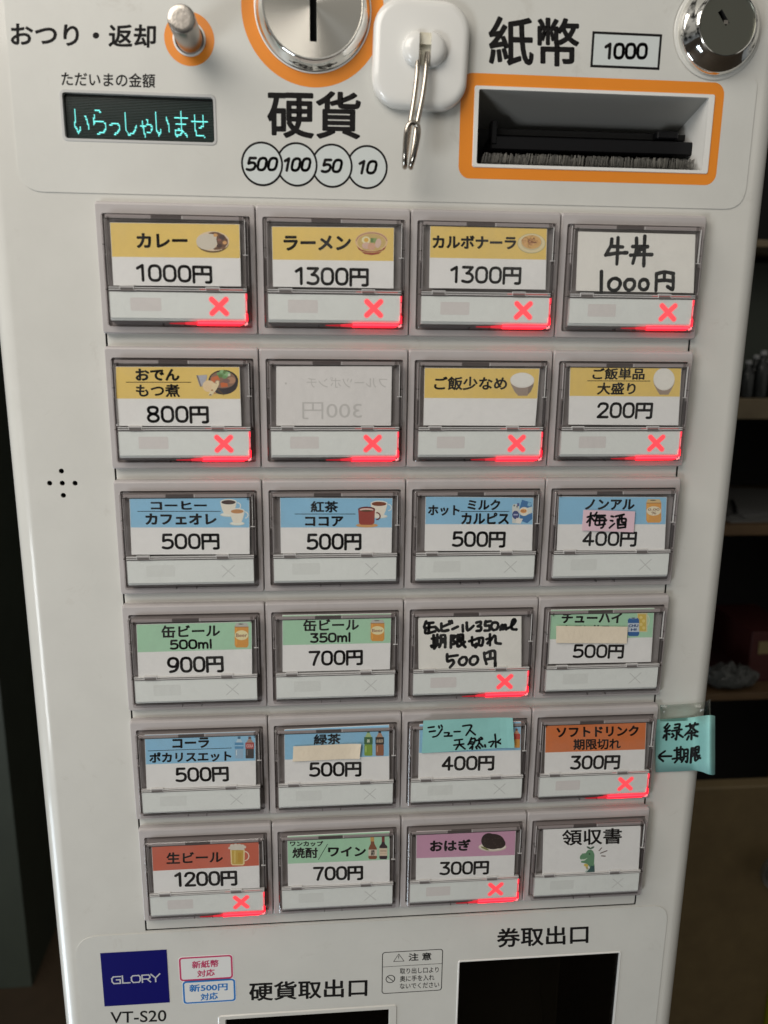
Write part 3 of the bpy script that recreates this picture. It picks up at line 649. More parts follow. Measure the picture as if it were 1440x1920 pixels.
def f_base(mb): mb.box(4.3, 6.1, -1.6, 58.0, 45.7, 1.25, DARKB)
def f_wall(mb):
    a, b, c, d = 2.95, 4.8, 59.35, 47.1
    mb.loft([rl(a, b, c, d, 1.0, 1.25), rl(a, b, c, d, 1.0, -3.6), rl(a + .4, b + .4, c - .4, d - .4, .7, CW), rl(a + 1.25, b + 1.25, c - 1.25, d - 1.25, .4, CW), rl(a + 1.25, b + 1.25, c - 1.25, d - 1.25, .4, -1.5)], EDGE)
    for v in (16.2, 33.1): mb.box(c - 1.1, v, -3.9, c - .12, v + .35, -.5, LEDGE)
    for u in (a + .12,):
        for v in (16.2, 33.1): mb.box(u, v, -3.9, u + 1.0, v + .35, -.5, LEDGE)
    for u in (24.5, 33.0): mb.box(u, d - 1.15, -3.9, u + .3, d - .15, -.6, LEDGE)
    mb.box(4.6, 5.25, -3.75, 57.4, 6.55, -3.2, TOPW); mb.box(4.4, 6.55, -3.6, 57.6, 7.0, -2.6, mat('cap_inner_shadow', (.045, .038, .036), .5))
    mb.box(57.78, 6.2, -4.04, 57.95, 19.5, -3.0, GLINT); mb.box(58.85, 5.4, -3.98, 58.98, 32, -3.0, GLINTD); mb.box(56.9, 19.35, -4.02, 58.9, 19.55, -3.2, GLINT); mb.box(4.35, 7.0, -4.02, 4.5, 31.5, -3.0, GLINTD); mb.box(3.45, 5.6, -3.98, 3.56, 20, -3.0, GLINT); mb.box(3.3, 20.0, -3.95, 4.3, 20.2, -3.2, GLINTD); mb.box(57.9, 21, -3.9, 58.7, 31, -3.2, mat('cap_side_shadow', (.075, .066, .066), .3)); mb.box(3.6, 21, -3.85, 4.1, 31, -3.2, mat('cap_side_shadow', (.075, .066, .066), .3)); mb.box(4.4, 45.35, -3.7, 57.6, 45.75, -3.2, mat('cap_side_shadow', (.075, .066, .066), .3))
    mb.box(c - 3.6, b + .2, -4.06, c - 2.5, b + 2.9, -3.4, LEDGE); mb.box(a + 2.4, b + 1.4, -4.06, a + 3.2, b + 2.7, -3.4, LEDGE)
def f_tab(mb): mb.box(22, 5.2, -3.86, 33.5, 6.6, -3.1, mat('dark_tab', (.10, .085, .083), .35), .12); mb.box(33.8, 5.3, -3.86, 34.1, 6.5, -3.1, GLINT); mb.box(21.4, 5.3, -3.86, 21.7, 6.5, -3.1, GLINTD)
def f_pane(mb): mb.box(4.25, 6.1, CW + .01, 58.05, 45.8, CW + .22, CLEAR)
def f_ledge(mb):
    mb.box(4.3, 32.25, -4.10, 58.0, 32.5, -2.6, GLINT); mb.box(4.4, 32.5, -3.62, 57.9, 33.15, -2.7, GLINTD); mb.box(4.3, 33.15, -4.10, 58.0, 33.38, -2.6, GLINT); mb.box(4.3, 33.38, -3.6, 58.0, 33.95, -2.6, mat('ledge_shadow_gap', (.16, .145, .14), .5))
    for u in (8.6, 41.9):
        mb.box(u, 31.75, -4.2, u + 5.5, 31.95, -3.0, GLINT); mb.box(u, 31.95, -4.2, u + .2, 33.3, -3.0, GLINT); mb.box(u + 5.3, 31.95, -4.2, u + 5.5, 33.3, -3.0, GLINT); mb.box(u + .2, 31.95, -4.16, u + 5.3, 32.6, -3.2, GLINTD); mb.box(u + .4, 32.85, -4.16, u + 5.6, 33.7, -3.2, mat('clip_shadow', (.15, .135, .13), .35)); mb.box(u + 5.7, 32.9, -4.14, u + 6.6, 33.6, -3.2, GLINTD)
def f_strip(mb):
    mb.loft([rl(4.35, 34.0, 57.75, 45.1, .3, -1.5), rl(4.35, 34.0, 57.75, 45.1, .3, -2.9), rl(4.4, 34.05, 57.7, 43.9, .3, -3.62)], STRIP, cap1=True)
    mb.box(4.45, 43.85, -3.66, 57.65, 44.05, -3.4, mat('strip_edge', (.75, .77, .75), .2))
def f_patch(pm):
    def f(mb): mb.poly(rrect(12.3, 36.2, 24.3, 41.3, .5, 4), -3.635, pm)
    return f
def cross(mb, cu, cv, e, wd, w, m):
    for s in (1, -1):
        d = Vector((1, s * .96)).normalized(); n = Vector((-d.y, d.x)); p = []
        for sg in (1, -1):
            t0 = math.atan2(d.y * sg, d.x * sg)
            for k in range(9):
                a = t0 - math.pi / 2 + math.pi * k / 8
                p.append((cu + d.x * sg * e + wd / 2 * math.cos(a), cv + d.y * sg * e + wd / 2 * math.sin(a)))
        mb.poly(p, w - (.002 if s > 0 else 0), m)
def f_dark(mb): cross(mb, 46.9, 39.2, 3.7, .38, -3.635, GREYX)
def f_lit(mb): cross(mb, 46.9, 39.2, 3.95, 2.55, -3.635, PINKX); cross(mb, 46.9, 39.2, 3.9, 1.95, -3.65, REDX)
def f_glow(mb):  # leaked red light and its fading, painted as graded glowing bars
    def bar(pts, m, w0=-3.78, w1=-3.2): mb.loft([[(u, v, w1) for u, v in pts], [(u, v, w0) for u, v in pts]], m, True, True)
    bar([(27.5, 45.9), (33.5, 45.6), (33.5, 46.5), (27.5, 46.3)], REDDIM); bar([(33.6, 45.6), (38.4, 45.2), (38.4, 46.7), (33.6, 46.5)], mat('red_glow_mid', (.4, .01, .02), .4, emit=(1.0, .02, .045), strength=.62))
    bar([(38.5, 45.0), (45, 44.85), (57.6, 44.95), (57.6, 45.35), (38.5, 45.45)], REDSIDE); bar([(38.6, 45.47), (57.4, 45.37), (57.2, 46.05), (38.6, 46.1)], REDHOT); bar([(38.5, 46.12), (57.2, 46.07), (55.6, 46.75), (38.5, 46.8)], REDBAR); bar([(57.3, 46.1), (58.6, 45.2), (58.8, 46.2), (57.5, 46.8)], mat('pink_glow_glint', (.5, .2, .2), .4, emit=(1.0, .30, .32), strength=.9))
    mb.box(58.0, 34.2, -3.88, 58.7, 36.4, -3.2, REDSIDE); mb.box(58.0, 36.6, -3.86, 58.6, 41.9, -3.2, REDMID); mb.box(58.25, 36.9, -3.9, 58.5, 40.8, -3.3, mat('pink_glow_glint', (.5, .2, .2), .4, emit=(1.0, .30, .32), strength=.9)); mb.box(58.0, 42.1, -3.88, 58.75, 45.1, -3.2, REDBAR)
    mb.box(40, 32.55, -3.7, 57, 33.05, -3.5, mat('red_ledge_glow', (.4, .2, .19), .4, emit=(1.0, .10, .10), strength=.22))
ME = dict(plate=piece('selection_button', f_plate), base=piece('button_base', f_base), wall=piece('cap_wall', f_wall), tab=piece('cap_tab', f_tab), pane=piece('cap_window', f_pane), ledge=piece('card_ledge', f_ledge), strip=piece('status_strip', f_strip),
          patch=piece('unlit_lamp_patch', f_patch(PATCH)), patchg=piece('unlit_lamp_patch', f_patch(PATCHG)), dark=piece('cross_mark', f_dark), lit=piece('cross_mark', f_lit), glow=piece('red_leak_glow', f_glow))
LIT = {(0, 0), (0, 1), (0, 2), (0, 3), (1, 0), (1, 1), (1, 2), (1, 3), (3, 2), (4, 3), (5, 0), (5, 2)}
def inst(name, me, parent, loc):
    o = bpy.data.objects.new(name, me); C.objects.link(o); o.parent = parent; o.location = loc; return o
for r in range(6):
    for c in range(4):
        u0 = -123.9 + 62.0 * c + (.6 if r == 5 else 0); v0 = -163.7 + 55.33 * r
        loc = Vector(W(u0, v0, 0)) - Vector(W(0, 0, 0)) + Vector(W(0, 0, 0)) - WL[machine.name]
        b = inst('selection_button', ME['plate'], machine, loc); b['group'] = 'selection buttons'
        on = (r, c) in LIT
        b['label'] = 'clear selection button glowing with a red cross' if on else 'clear selection button with an unlit grey cross'
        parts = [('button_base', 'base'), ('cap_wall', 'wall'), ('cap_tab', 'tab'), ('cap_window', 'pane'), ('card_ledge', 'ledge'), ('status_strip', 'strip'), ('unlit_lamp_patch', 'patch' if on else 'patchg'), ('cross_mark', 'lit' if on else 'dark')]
        if on: parts.append(('red_leak_glow', 'glow'))
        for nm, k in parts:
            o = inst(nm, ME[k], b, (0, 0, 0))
            if k == 'glow': o.scale = (random.uniform(.985, 1.002), 1, random.uniform(.995, 1.003))

# ---------------------------------------------------------------- pictures on the menu cards
KW = -3.50                                                            # front plane of the cards
class Pic:
    def __init__(s, x0, x1, y0, y1, w=KW - .03): s.b = (x0, x1, y0, y1); s.w = w; s.mb = MB(); s.k = 0
    def m(s, x, y): return P(s.b[0] + (s.b[1] - s.b[0]) * x, s.b[2] + (s.b[3] - s.b[2]) * y, s.w)
    def pol(s, pts, col):
        s.k += 1; s.mb.poly([s.m(*p) for p in pts], s.w - .004 * s.k, col if not isinstance(col, tuple) else colmat(*col))
    def ell(s, cx, cy, rx, ry, col, a0=0, a1=360, n=28, rot=0):
        c, d = math.cos(math.radians(rot)), math.sin(math.radians(rot)); p = []
        for k in range(n):
            t = math.radians(a0 + (a1 - a0) * k / (n - (0 if a1 - a0 >= 360 else 1))); x, y = rx * math.cos(t), ry * math.sin(t); p.append((cx + x * c - y * d, cy + x * d + y * c))
        s.pol(p, col)
    def rect(s, x0, y0, x1, y1, col, r=0.0):
        s.pol(rrect(x0, y0, x1, y1, r, 4) if r else [(x0, y0), (x1, y0), (x1, y1), (x0, y1)], col)
    def line(s, pts, wid, col):
        s.k += 1; c = colmat(*col) if isinstance(col, tuple) else col
        for k, (a, b) in enumerate(zip(pts, pts[1:])):
            a, b = Vector(s.m(*a)), Vector(s.m(*b)); d = b - a; n = Vector((-d.y, d.x)).normalized() * wid / 2; t = d.normalized() * wid * .3
            s.mb.poly([tuple(a + n - t), tuple(b + n + t), tuple(b - n + t), tuple(a - n - t)], s.w - .004 * s.k - .0008 * k, c)
    def arc(s, cx, cy, rx, ry, a0, a1, wid, col, n=12):
        s.line([(cx + rx * math.cos(math.radians(a0 + (a1 - a0) * k / n)), cy + ry * math.sin(math.radians(a0 + (a1 - a0) * k / n))) for k in range(n + 1)], wid, col)
    def txt(s, t, x0, x1, y0, y1, col, bold=.03):
        s.k += 1; a = s.m(x0, y0); b = s.m(x1, y1); textuv(s.mb, t, a[0], b[0], a[1], b[1], s.w - .004 * s.k, colmat(*col) if isinstance(col, tuple) else col, bold)
WH = (205, 200, 190)
def p_curry(p):
    p.ell(.5, .54, .49, .46, (95, 75, 45), rot=6); p.ell(.5, .47, .5, .45, (200, 180, 155), rot=6)
    p.pol([(.36, .1), (.5, .05), (.66, .07), (.84, .2), (.95, .4), (.96, .58), (.88, .74), (.72, .85), (.56, .87), (.5, .82), (.6, .74), (.64, .62), (.6, .48), (.54, .34), (.46, .2)], (100, 72, 54))
    p.ell(.31, .5, .31, .36, (188, 180, 166)); p.ell(.42, .3, .2, .16, (188, 180, 166)); p.ell(.5, .56, .13, .14, (188, 180, 166)); p.ell(.44, .72, .13, .12, (188, 180, 166))
    p.ell(.58, .2, .065, .075, (190, 145, 90)); p.ell(.86, .54, .065, .08, (192, 145, 95)); p.ell(.78, .3, .09, .12, (72, 56, 54)); p.ell(.7, .68, .08, .09, (70, 48, 42)); p.ell(.7, .42, .06, .06, (130, 85, 72)); p.ell(.8, .78, .08, .05, (110, 82, 62))
def p_ramen(p):
    p.pol([(.02, .52), (.1, .75), (.28, .95), (.5, 1.0), (.72, .95), (.9, .75), (.98, .52)], (140, 70, 52)); p.ell(.5, .42, .5, .42, (200, 170, 130)); p.arc(.5, .42, .46, .36, 185, 355, .5, (165, 125, 100), 20)
    p.ell(.5, .46, .43, .36, (180, 155, 98))
    for k in range(7): p.arc(.5, .3 + .08 * k, .36, .1, 20, 160, .18, (195, 172, 112))
    p.ell(.33, .36, .13, .15, (215, 200, 160)); p.ell(.34, .36, .07, .09, (195, 155, 70)); p.rect(.47, .28, .66, .48, (120, 140, 85)); p.rect(.47, .28, .55, .45, (85, 115, 65))
    p.ell(.34, .6, .13, .14, (190, 160, 145)); p.ell(.5, .64, .12, .16, (190, 150, 125)); p.ell(.7, .5, .09, .2, (192, 165, 152), rot=8)
def p_pasta(p):
    p.ell(.5, .5, .5, .5, (165, 155, 115)); p.ell(.5, .49, .48, .47, (198, 186, 150)); p.ell(.5, .46, .37, .38, (180, 170, 138)); p.ell(.5, .43, .35, .34, (192, 155, 100))
    rnd = random.Random(3)
    for k in range(34):
        a = rnd.uniform(0, 6.28); r = rnd.uniform(0, .27); p.arc(.5 + r * math.cos(a), .43 + r * math.sin(a) * .9, rnd.uniform(.05, .12), rnd.uniform(.05, .12), rnd.uniform(0, 180), rnd.uniform(200, 360), .28, rnd.choice([(205, 165, 110), (160, 115, 72), (198, 155, 112), (170, 128, 84)]), 6)
    for k in range(9):
        a = rnd.uniform(0, 6.28); r = rnd.uniform(0, .22); p.ell(.5 + r * math.cos(a), .42 + r * math.sin(a), .035, .03, (130, 90, 65))
def p_oden(p):
    p.ell(.65, .42, .36, .40, (48, 44, 44)); p.ell(.65, .52, .35, .40, (52, 46, 48)); p.ell(.64, .38, .31, .31, (128, 100, 84))
    p.pol([(.36, .3), (.52, .22), (.57, .4), (.44, .52), (.36, .44)], (180, 100, 62)); p.pol([(.58, .5), (.74, .46), (.76, .62), (.6, .66)], (182, 98, 60)); p.ell(.84, .4, .1, .12, (160, 122, 98)); p.ell(.72, .42, .09, .08, (118, 92, 86)); p.ell(.46, .52, .09, .07, (160, 88, 62))
    for k, (x, y) in enumerate([(.55, .16), (.62, .08), (.7, .1), (.64, .2), (.72, .22), (.58, .24), (.68, .28), (.76, .15)]): p.ell(x, y, .06, .06, [(105, 140, 95), (130, 165, 120), (92, 120, 72)][k % 3])
    p.ell(.79, .2, .03, .05, (190, 190, 170)); p.pol([(0, .22), (.26, .2), (.25, .34), (.14, .62), (.08, .6)], (158, 158, 166)); p.pol([(0, .22), (.04, .22), (.13, .62), (.1, .64)], (112, 104, 104))
    p.ell(.3, .6, .15, .2, (208, 184, 150)); p.ell(.28, .7, .1, .12, (206, 182, 146)); p.pol([(.4, .55), (.5, .4), (.57, .42), (.55, .55), (.48, .75), (.36, .98), (.29, .94)], (212, 190, 155)); p.arc(.51, .46, .05, .06, 120, 400, .35, (150, 125, 105))
    p.line([(.51, .72), (.66, .93)], .35, (92, 70, 40)); p.ell(.34, .93, .03, .02, (80, 60, 40)); p.ell(.38, .76, .03, .03, (170, 130, 90)); p.ell(.45, .86, .03, .04, (170, 130, 90))
def p_rice(p):
    p.pol([(0, .3), (.05, .55), (.2, .85), (.3, .95), (.32, 1), (.72, 1), (.74, .95), (.85, .82), (.97, .52), (1, .3)], (140, 124, 112)); p.pol([(.75, .6), (.98, .45), (.97, .55), (.86, .82), (.74, .95)], (118, 104, 94)); p.ell(.5, .33, .5, .33, (200, 196, 190)); p.ell(.5, .31, .46, .29, (208, 204, 198))
def p_rice_big(p):
    p.pol([(0, .5), (.05, .65), (.2, .88), (.3, 1), (.7, 1), (.8, .88), (.95, .65), (1, .5)], (142, 126, 114)); p.ell(.5, .42, .5, .42, (200, 196, 188)); p.ell(.5, .4, .47, .39, (208, 203, 196))
def cup(p, x0, y0, x1, y1, liquid, handle=True, body=(206, 200, 186)):
    W_ = x1 - x0; H = y1 - y0
    p.ell(x0 + W_ * .5, y1 - H * .08, W_ * .5, H * .12, (190, 190, 178)); p.ell(x0 + W_ * .5, y1 - H * .1, W_ * .46, H * .1, (208, 206, 196))
    if handle: p.arc(x1 + W_ * .02, y0 + H * .4, W_ * .22, H * .19, -80, 80, .38, (205, 205, 198))
    p.pol([(x0, y0 + H * .18)] + [(x0 + W_ * (.03 + .22 * t * t), y0 + H * (.18 + .7 * t)) for t in (.3, .6, .85, 1)] + [(x1 - W_ * (.03 + .22 * t * t), y0 + H * (.18 + .7 * t)) for t in (1, .85, .6, .3)] + [(x1, y0 + H * .18)], body)
    p.ell(x0 + W_ * .5, y0 + H * .16, W_ * .5, H * .17, (214, 208, 196)); p.ell(x0 + W_ * .5, y0 + H * .18, W_ * .44, H * .13, liquid)
def p_coffee(p): cup(p, .0, .0, .58, .66, (58, 40, 34)); cup(p, .34, .36, .86, 1.0, (170, 122, 78))
def p_tea(p):
    cup(p, .4, .02, .86, .66, (112, 62, 42)); p.ell(.3, .95, .3, .08, (185, 140, 90)); p.arc(.56, .6, .1, .13, -90, 90, .55, (96, 46, 44)); p.pol([(.06, .36), (.08, .86), (.14, .93), (.44, .93), (.5, .86), (.52, .36)], (138, 62, 54)); p.ell(.29, .34, .235, .1, (96, 42, 42)); p.ell(.29, .36, .19, .06, (205, 175, 165)); p.ell(.29, .39, .16, .03, (88, 72, 50))
def p_milk(p):
    p.pol([(.5, .02), (.96, .14), (1, .8), (.75, 1 - .02), (.4, .86), (.4, .3)], (60, 105, 150)); p.pol([(.8, .12), (.98, .16), (.9, .3), (.76, .26)], (120, 165, 190)); p.ell(.6, .5, .24, .18, (205, 200, 185)); p.pol([(.75, .36), (1, .3), (1, .55), (.8, .62)], (190, 195, 190)); p.ell(.57, .48, .16, .09, (205, 150, 92)); p.txt('MILK', .46, .7, .44, .53, (150, 90, 50))
    p.pol([(.02, .3), (.08, .2), (.3, .2), (.36, .3), (.36, .98), (.02, .98)], (186, 188, 182)); p.ell(.12, .26, .04, .04, (110, 115, 110)); p.ell(.26, .3, .04, .04, (110, 115, 110)); p.ell(.19, .64, .17, .17, (58, 68, 112)); p.rect(.08, .6, .3, .66, (150, 155, 180)); p.pol([(.22, .76), (.54, .8), (.42, 1), (.2, .98)], (205, 200, 192)); p.rect(.26, .16, .36, .28, (82, 86, 130))
def can(p, x0, x1, main, label, lines, lc, top=(165, 165, 158)):
    W_ = x1 - x0
    p.pol([(x0 + W_ * .1, .02), (x1 - W_ * .1, .02), (x1, .14), (x1, .9), (x1 - W_ * .1, 1), (x0 + W_ * .1, 1), (x0, .9), (x0, .14)], main)
    p.pol([(x0 + W_ * .1, .0), (x1 - W_ * .1, .0), (x1, .15), (x0, .15)], top); p.ell(x0 + W_ * .45, .045, W_ * .2, .02, (70, 72, 62)); p.rect(x0, .15, x1, .18, (150, 110, 70))
    p.rect(x0 + W_ * .06, .2, x0 + W_ * .18, .9, tuple(min(255, c * 1.08) for c in main)); p.ell(x0 + W_ * .5, .5, W_ * .48, .2, label)
    for k, (s, a, b, c, d) in enumerate(lines): p.txt(s, x0 + W_ * a, x0 + W_ * b, c, d, lc, .012)
def p_beer(p): can(p, 0, 1, (192, 135, 62), (222, 196, 152), [('Beer', .1, .9, .43, .57)], (128, 82, 72))
def p_zero(p): can(p, 0, 1, (196, 142, 72), (214, 196, 170), [('0.00', .13, .87, .39, .49), ('%', .34, .66, .53, .64)], (120, 82, 66), (190, 165, 120))
def p_chuhi(p):
    p.arc(.86, .32, .1, .22, -85, 85, .42, (188, 192, 168)); p.rect(.44, .0, .88, .82, (188, 180, 142)); p.rect(.47, .06, .82, .78, (184, 160, 80))
    for x, y in ((.6, .2), (.72, .35), (.6, .5), (.72, .65)): p.ell(x, y, .07, .07, (198, 180, 112))
    p.pol([(.03, .3), (.1, .22), (.46, .22), (.52, .3), (.52, .92), (.46, 1), (.08, 1), (.02, .92)], (52, 92, 142)); p.ell(.27, .23, .18, .03, (140, 160, 172)); p.ell(.27, .225, .08, .02, (40, 48, 52)); p.rect(.02, .44, .52, .82, (172, 182, 192)); p.txt('CHU', .06, .48, .5, .61, (48, 70, 110), .05); p.txt('HI', .16, .4, .67, .77, (48, 70, 110), .05)
def bottle(p, x0, x1, cap, liquid, label, shoulder=.3, mark=None, glass=None):
    W_ = x1 - x0; c = (x0 + x1) / 2
    p.rect(c - W_ * .17, 0, c + W_ * .17, .11, cap); p.pol([(c - W_ * .16, .11), (c + W_ * .16, .11), (x1 - W_ * .04, shoulder), (x0 + W_ * .04, shoulder)], glass or (170, 180, 182)); p.rect(x0, .56, x1, 1, liquid, .04); p.rect(x0 - W_ * .03, shoulder - .03, x1 + W_ * .03, .56, label, .03); p.rect(x0 + W_ * .15, .62, x0 + W_ * .24, .86, tuple(min(235, q + 60) for q in liquid))
    if mark: p.txt(mark[0], x0 + W_ * mark[2], x0 + W_ * mark[3], .36, .49, mark[1], .03)
def p_cola(p):
    bottle(p, .02, .44, (62, 102, 128), (135, 162, 182), (78, 130, 165), glass=(165, 185, 195)); p.rect(.01, .4, .45, .44, (150, 185, 210)); bottle(p, .56, .98, (84, 66, 70), (52, 48, 46), (150, 66, 62), mark=('COLA', (215, 165, 160), .08, .92), glass=(150, 125, 112))
def p_greentea(p): bottle(p, .03, .42, (68, 112, 96), (118, 144, 58), (62, 96, 62), mark=('茶', (200, 205, 180), .3, .7), glass=(150, 172, 118)); bottle(p, .58, .97, (34, 44, 54), (132, 88, 66), (50, 42, 38), mark=('烏龍茶', (165, 150, 130), .06, .94), glass=(158, 125, 102))
def p_peek(p): bottle(p, .0, 1.0, (110, 70, 60), (190, 135, 62), (172, 66, 52), glass=(185, 140, 110))
def p_mug(p):
    p.arc(.72, .56, .2, .22, -80, 80, .5, (214, 190, 172)); p.pol([(.1, .25), (.74, .25), (.73, .93), (.66, 1), (.2, 1), (.13, .93)], (210, 186, 138)); p.pol([(.16, .25), (.68, .25), (.67, .9), (.62, .95), (.22, .95), (.18, .9)], (176, 146, 66)); p.rect(.26, .3, .34, .9, (190, 166, 92)); p.rect(.44, .4, .6, .85, (170, 135, 54))
    for x, y, r in ((.06, .18, .05), (.18, .1, .1), (.34, .07, .1), (.5, .08, .1), (.64, .1, .09), (.74, .13, .06)): p.ell(x, y, r, r * 1.05, (192, 184, 172))
    p.rect(.1, .1, .72, .27, (190, 184, 172))
def p_sake(p):
    p.rect(.12, .0, .3, .26, (176, 138, 82)); p.pol([(.14, .26), (.3, .26), (.32, .36), (.42, .52), (.44, .6), (.44, .95), (.38, 1), (.08, 1), (.02, .95), (.02, .6), (.04, .52), (.13, .36)], (118, 74, 54)); p.rect(.02, .6, .44, .86, (188, 178, 162)); p.txt('焼', .15, .33, .62, .73, (40, 32, 30), .03); p.txt('酎', .15, .33, .73, .84, (40, 32, 30), .03)
    p.rect(.68, .0, .82, .3, (110, 48, 46)); p.pol([(.68, .28), (.82, .28), (.84, .36), (.95, .46), (.95, .95), (.9, 1), (.6, 1), (.56, .95), (.56, .46), (.66, .36)], (50, 36, 42)); p.rect(.56, .54, .95, .86, (192, 174, 152)); p.rect(.6, .64, .91, .67, (128, 104, 86)); p.rect(.6, .75, .91, .76, (160, 136, 116))
def p_ohagi(p):
    p.ell(.48, .76, .49, .24, (186, 176, 164)); p.ell(.48, .73, .47, .21, (205, 196, 184)); p.ell(.36, .42, .27, .42, (44, 36, 34)); p.ell(.5, .46, .4, .42, (48, 38, 36)); p.ell(.72, .56, .22, .28, (48, 38, 36))
    rnd = random.Random(5)
    for k in range(16): p.ell(rnd.uniform(.2, .8), rnd.uniform(.2, .75), .03, .035, (62, 50, 46))
    p.pol([(.06, .72), (.2, .74), (.34, .88), (.36, .94), (.24, .9), (.1, .8)], (128, 128, 88)); p.line([(.1, .75), (.33, .92)], .2, (88, 92, 50))
def p_dino(p):
    G = (92, 130, 100); D = (46, 78, 76)
    p.pol([(.3, 1.0), (.36, .9), (.5, .82), (.55, .72), (.64, .64), (.66, .3), (.6, .16), (.5, .1), (.36, .12), (.26, .24), (.12, .25), (.02, .34), (0, .44), (.06, .5), (.2, .47), (.32, .44), (.22, .52), (.06, .54), (.06, .6), (.22, .62), (.36, .66), (.46, .8), (.42, .9)][1:], G)
    p.pol([(.22, 1.0), (.34, .92), (.44, .82), (.5, .72), (.66, .7), (.67, 1.0)], D); p.rect(.3, .66, .655, .72, G); p.line([(.05, .5), (.12, .47), (.18, .5), (.26, .47), (.32, .43)], .28, (190, 205, 185)); p.ell(.44, .27, .035, .03, (32, 48, 38)); p.ell(.08, .34, .02, .018, (74, 108, 82))
    p.ell(.4, .03, .1, .035, (62, 86, 68), rot=25); p.ell(.56, .03, .1, .035, (62, 86, 68), rot=-25); p.ell(.28, .7, .1, .055, (190, 166, 82), rot=10); p.pol([(.26, .76), (.36, .74), (.38, .84), (.3, .86)], (160, 150, 100)); p.line([(.24, .96), (.4, .82)], .25, (130, 165, 150))
    for a, b in (((.86, .14), (.98, .03)), ((.92, .24), (1.22, .14)), ((.97, .34), (1.14, .35))): p.line([a, b], .5, (80, 58, 54))

# ---------------------------------------------------------------- the menu cards behind the clear caps
Y_, B_, G_, O_, R_, K_ = (208, 178, 102), (128, 172, 198), (150, 186, 158), (188, 106, 60), (178, 92, 72), (178, 136, 158)
CARDGROUP = 'menu cards in the clear buttons'
def card(corners, band, bandy, items, pic, label, paper=PAPER, band_tilt=0.0):
    """corners TL TR BL BR measured in the photograph; band = colour of the top half; items = writing"""
    q = [Vector(P(x, y, KW)) for x, y in corners]; tl, tr_, bl_, br = q
    th = .25
    mb = MB(); n = 9; a = []; b = []
    bend = random.uniform(-.05, .05)
    mb.loft([[(p.x, p.y, KW + th) for p in (tl, tr_, br, bl_)], [(p.x, p.y, KW) for p in (tl, tr_, br, bl_)]], paper, True, True)
    o = mb.build('menu_card'); tag(o, label, 'menu card', CARDGROUP)
    if band:
        xc = (corners[0][0] + corners[1][0]) / 2; vb = P(xc, bandy, KW)[1]
        vm = ((tl + tr_) / 2).y; vl = ((bl_ + br) / 2).y; t = (vb - vm) / (vl - vm)
        pl = tl + (bl_ - tl) * t; pr = tr_ + (br - tr_) * t
        mb = MB(); i = Vector((.12, 0)); j = Vector((0, .12))
        mb.poly([tuple(tl + i + j), tuple(tr_ - i + j), tuple(pr - i), tuple(pl + i)], KW - .012, vary(colmat(*band), 80, .05)); mb.build('colour_band', o)
    lw = KW - .024
    lt = [it for it in items if it[0] not in ('line', 'hand')]
    if lt or any(it[0] == 'line' for it in items):
        mb = MB()
        for it in items:
            if it[0] == 'line':
                _, x0, x1, y0, y1 = it; stroke(mb, [P(x0, y0, lw), P(x1, y1, lw)], .28, lw, CARDINK, 0)
            elif it[0] != 'hand':
                kw = dict(bold=.044 if all(ch in KANA for ch in it[0]) else .031 if it[0][-1] != '円' else .024); kw.update(it[5] if len(it) > 5 else {}); text(mb, it[0], it[1], it[2], it[3], it[4], lw, kw.pop('m', CARDINK), **kw)
        mb.build('lettering', o)
    for it in items:
        if it[0] == 'hand': mb = MB(); writing(mb, it[1], it[2], it[3], it[4], it[5], lw, MARKER); mb.build('handwriting', o)
    if pic:
        p = Pic(*pic[1:]); pic[0](p); p.mb.build('picture', o)
    return o
card([(206, 417), (449, 420.4), (212.6, 535), (452, 537)], Y_, 482.6, [('カレー', 256, 351.7, 437, 465), ('1000円', 253.5, 398, 496, 529.5, dict(tilt=3))], (p_curry, 368, 430, 432.7, 474), 'yellow and white menu card for curry at 1000 yen with curry plate picture')
card([(509.5, 424.6), (739, 426.7), (512, 537.4), (737.7, 540.8)], Y_, 488, [('ラーメン', 531.5, 658, 441.5, 470), ('1300円', 551, 691.6, 501, 535.5, dict(tilt=2))], (p_ramen, 665.8, 727.4, 434, 478.4), 'yellow and white menu card for ramen at 1300 yen with noodle bowl picture')
card([(806.7, 423.3), (1026, 428), (804.6, 540), (1022.8, 543)], Y_, 485, [('カルボナーラ', 811, 968, 441.5, 466.8, dict(tilt=2)), ('1300円', 842.5, 977.6, 499, 532, dict(tilt=2))], (p_pasta, 970, 1023, 437.5, 475.4), 'yellow and white menu card for carbonara at 1300 yen with pasta plate picture')
card([(1084.4, 434), (1304, 439.6), (1080, 545), (1300.5, 549.4)], None, 0, [('hand', """500,250 490,310 440,402; 500,318 605,325; 440,402 540,385 645,380; 560,235 555,360 548,490;
700,320 845,322; 680,404 780,398 885,398; 738,240 735,350 702,482; 818,222 812,370 808,508; 770,330 760,390; 755,345 785,350; 400,562 397,768;
505,632 473,665 472,715 505,742 550,735 580,690 575,650 540,628 505,632; 655,640 627,668 630,715 665,742 705,720 720,675 700,642 655,640; 795,640 770,665 770,715 805,738 840,720 850,675 830,642 795,640;
930,582 928,660 925,745; 930,585 1010,566 1095,582; 1090,585 1092,660 1088,728 1070,728 1036,706; 1008,570 1005,650; 930,652 1010,645 1090,655""", 1050, 400, 5.143, 1.50)], None, 'off-white handwritten menu card for beef bowl at 1000 yen in black marker', CREAMP)
card([(216.8, 687.4), (449, 688), (218, 798.4), (452.7, 799)], Y_, 747.6, [('おでん', 253.8, 336.5, 691, 714), ('line', 236.6, 358, 716.6, 716.8), ('もつ煮', 254.7, 337, 720, 744.5), ('800円', 274, 391.6, 760.5, 793)], (p_oden, 368, 446, 692.5, 744), 'yellow and white menu card for oden or stewed offal at 800 yen')
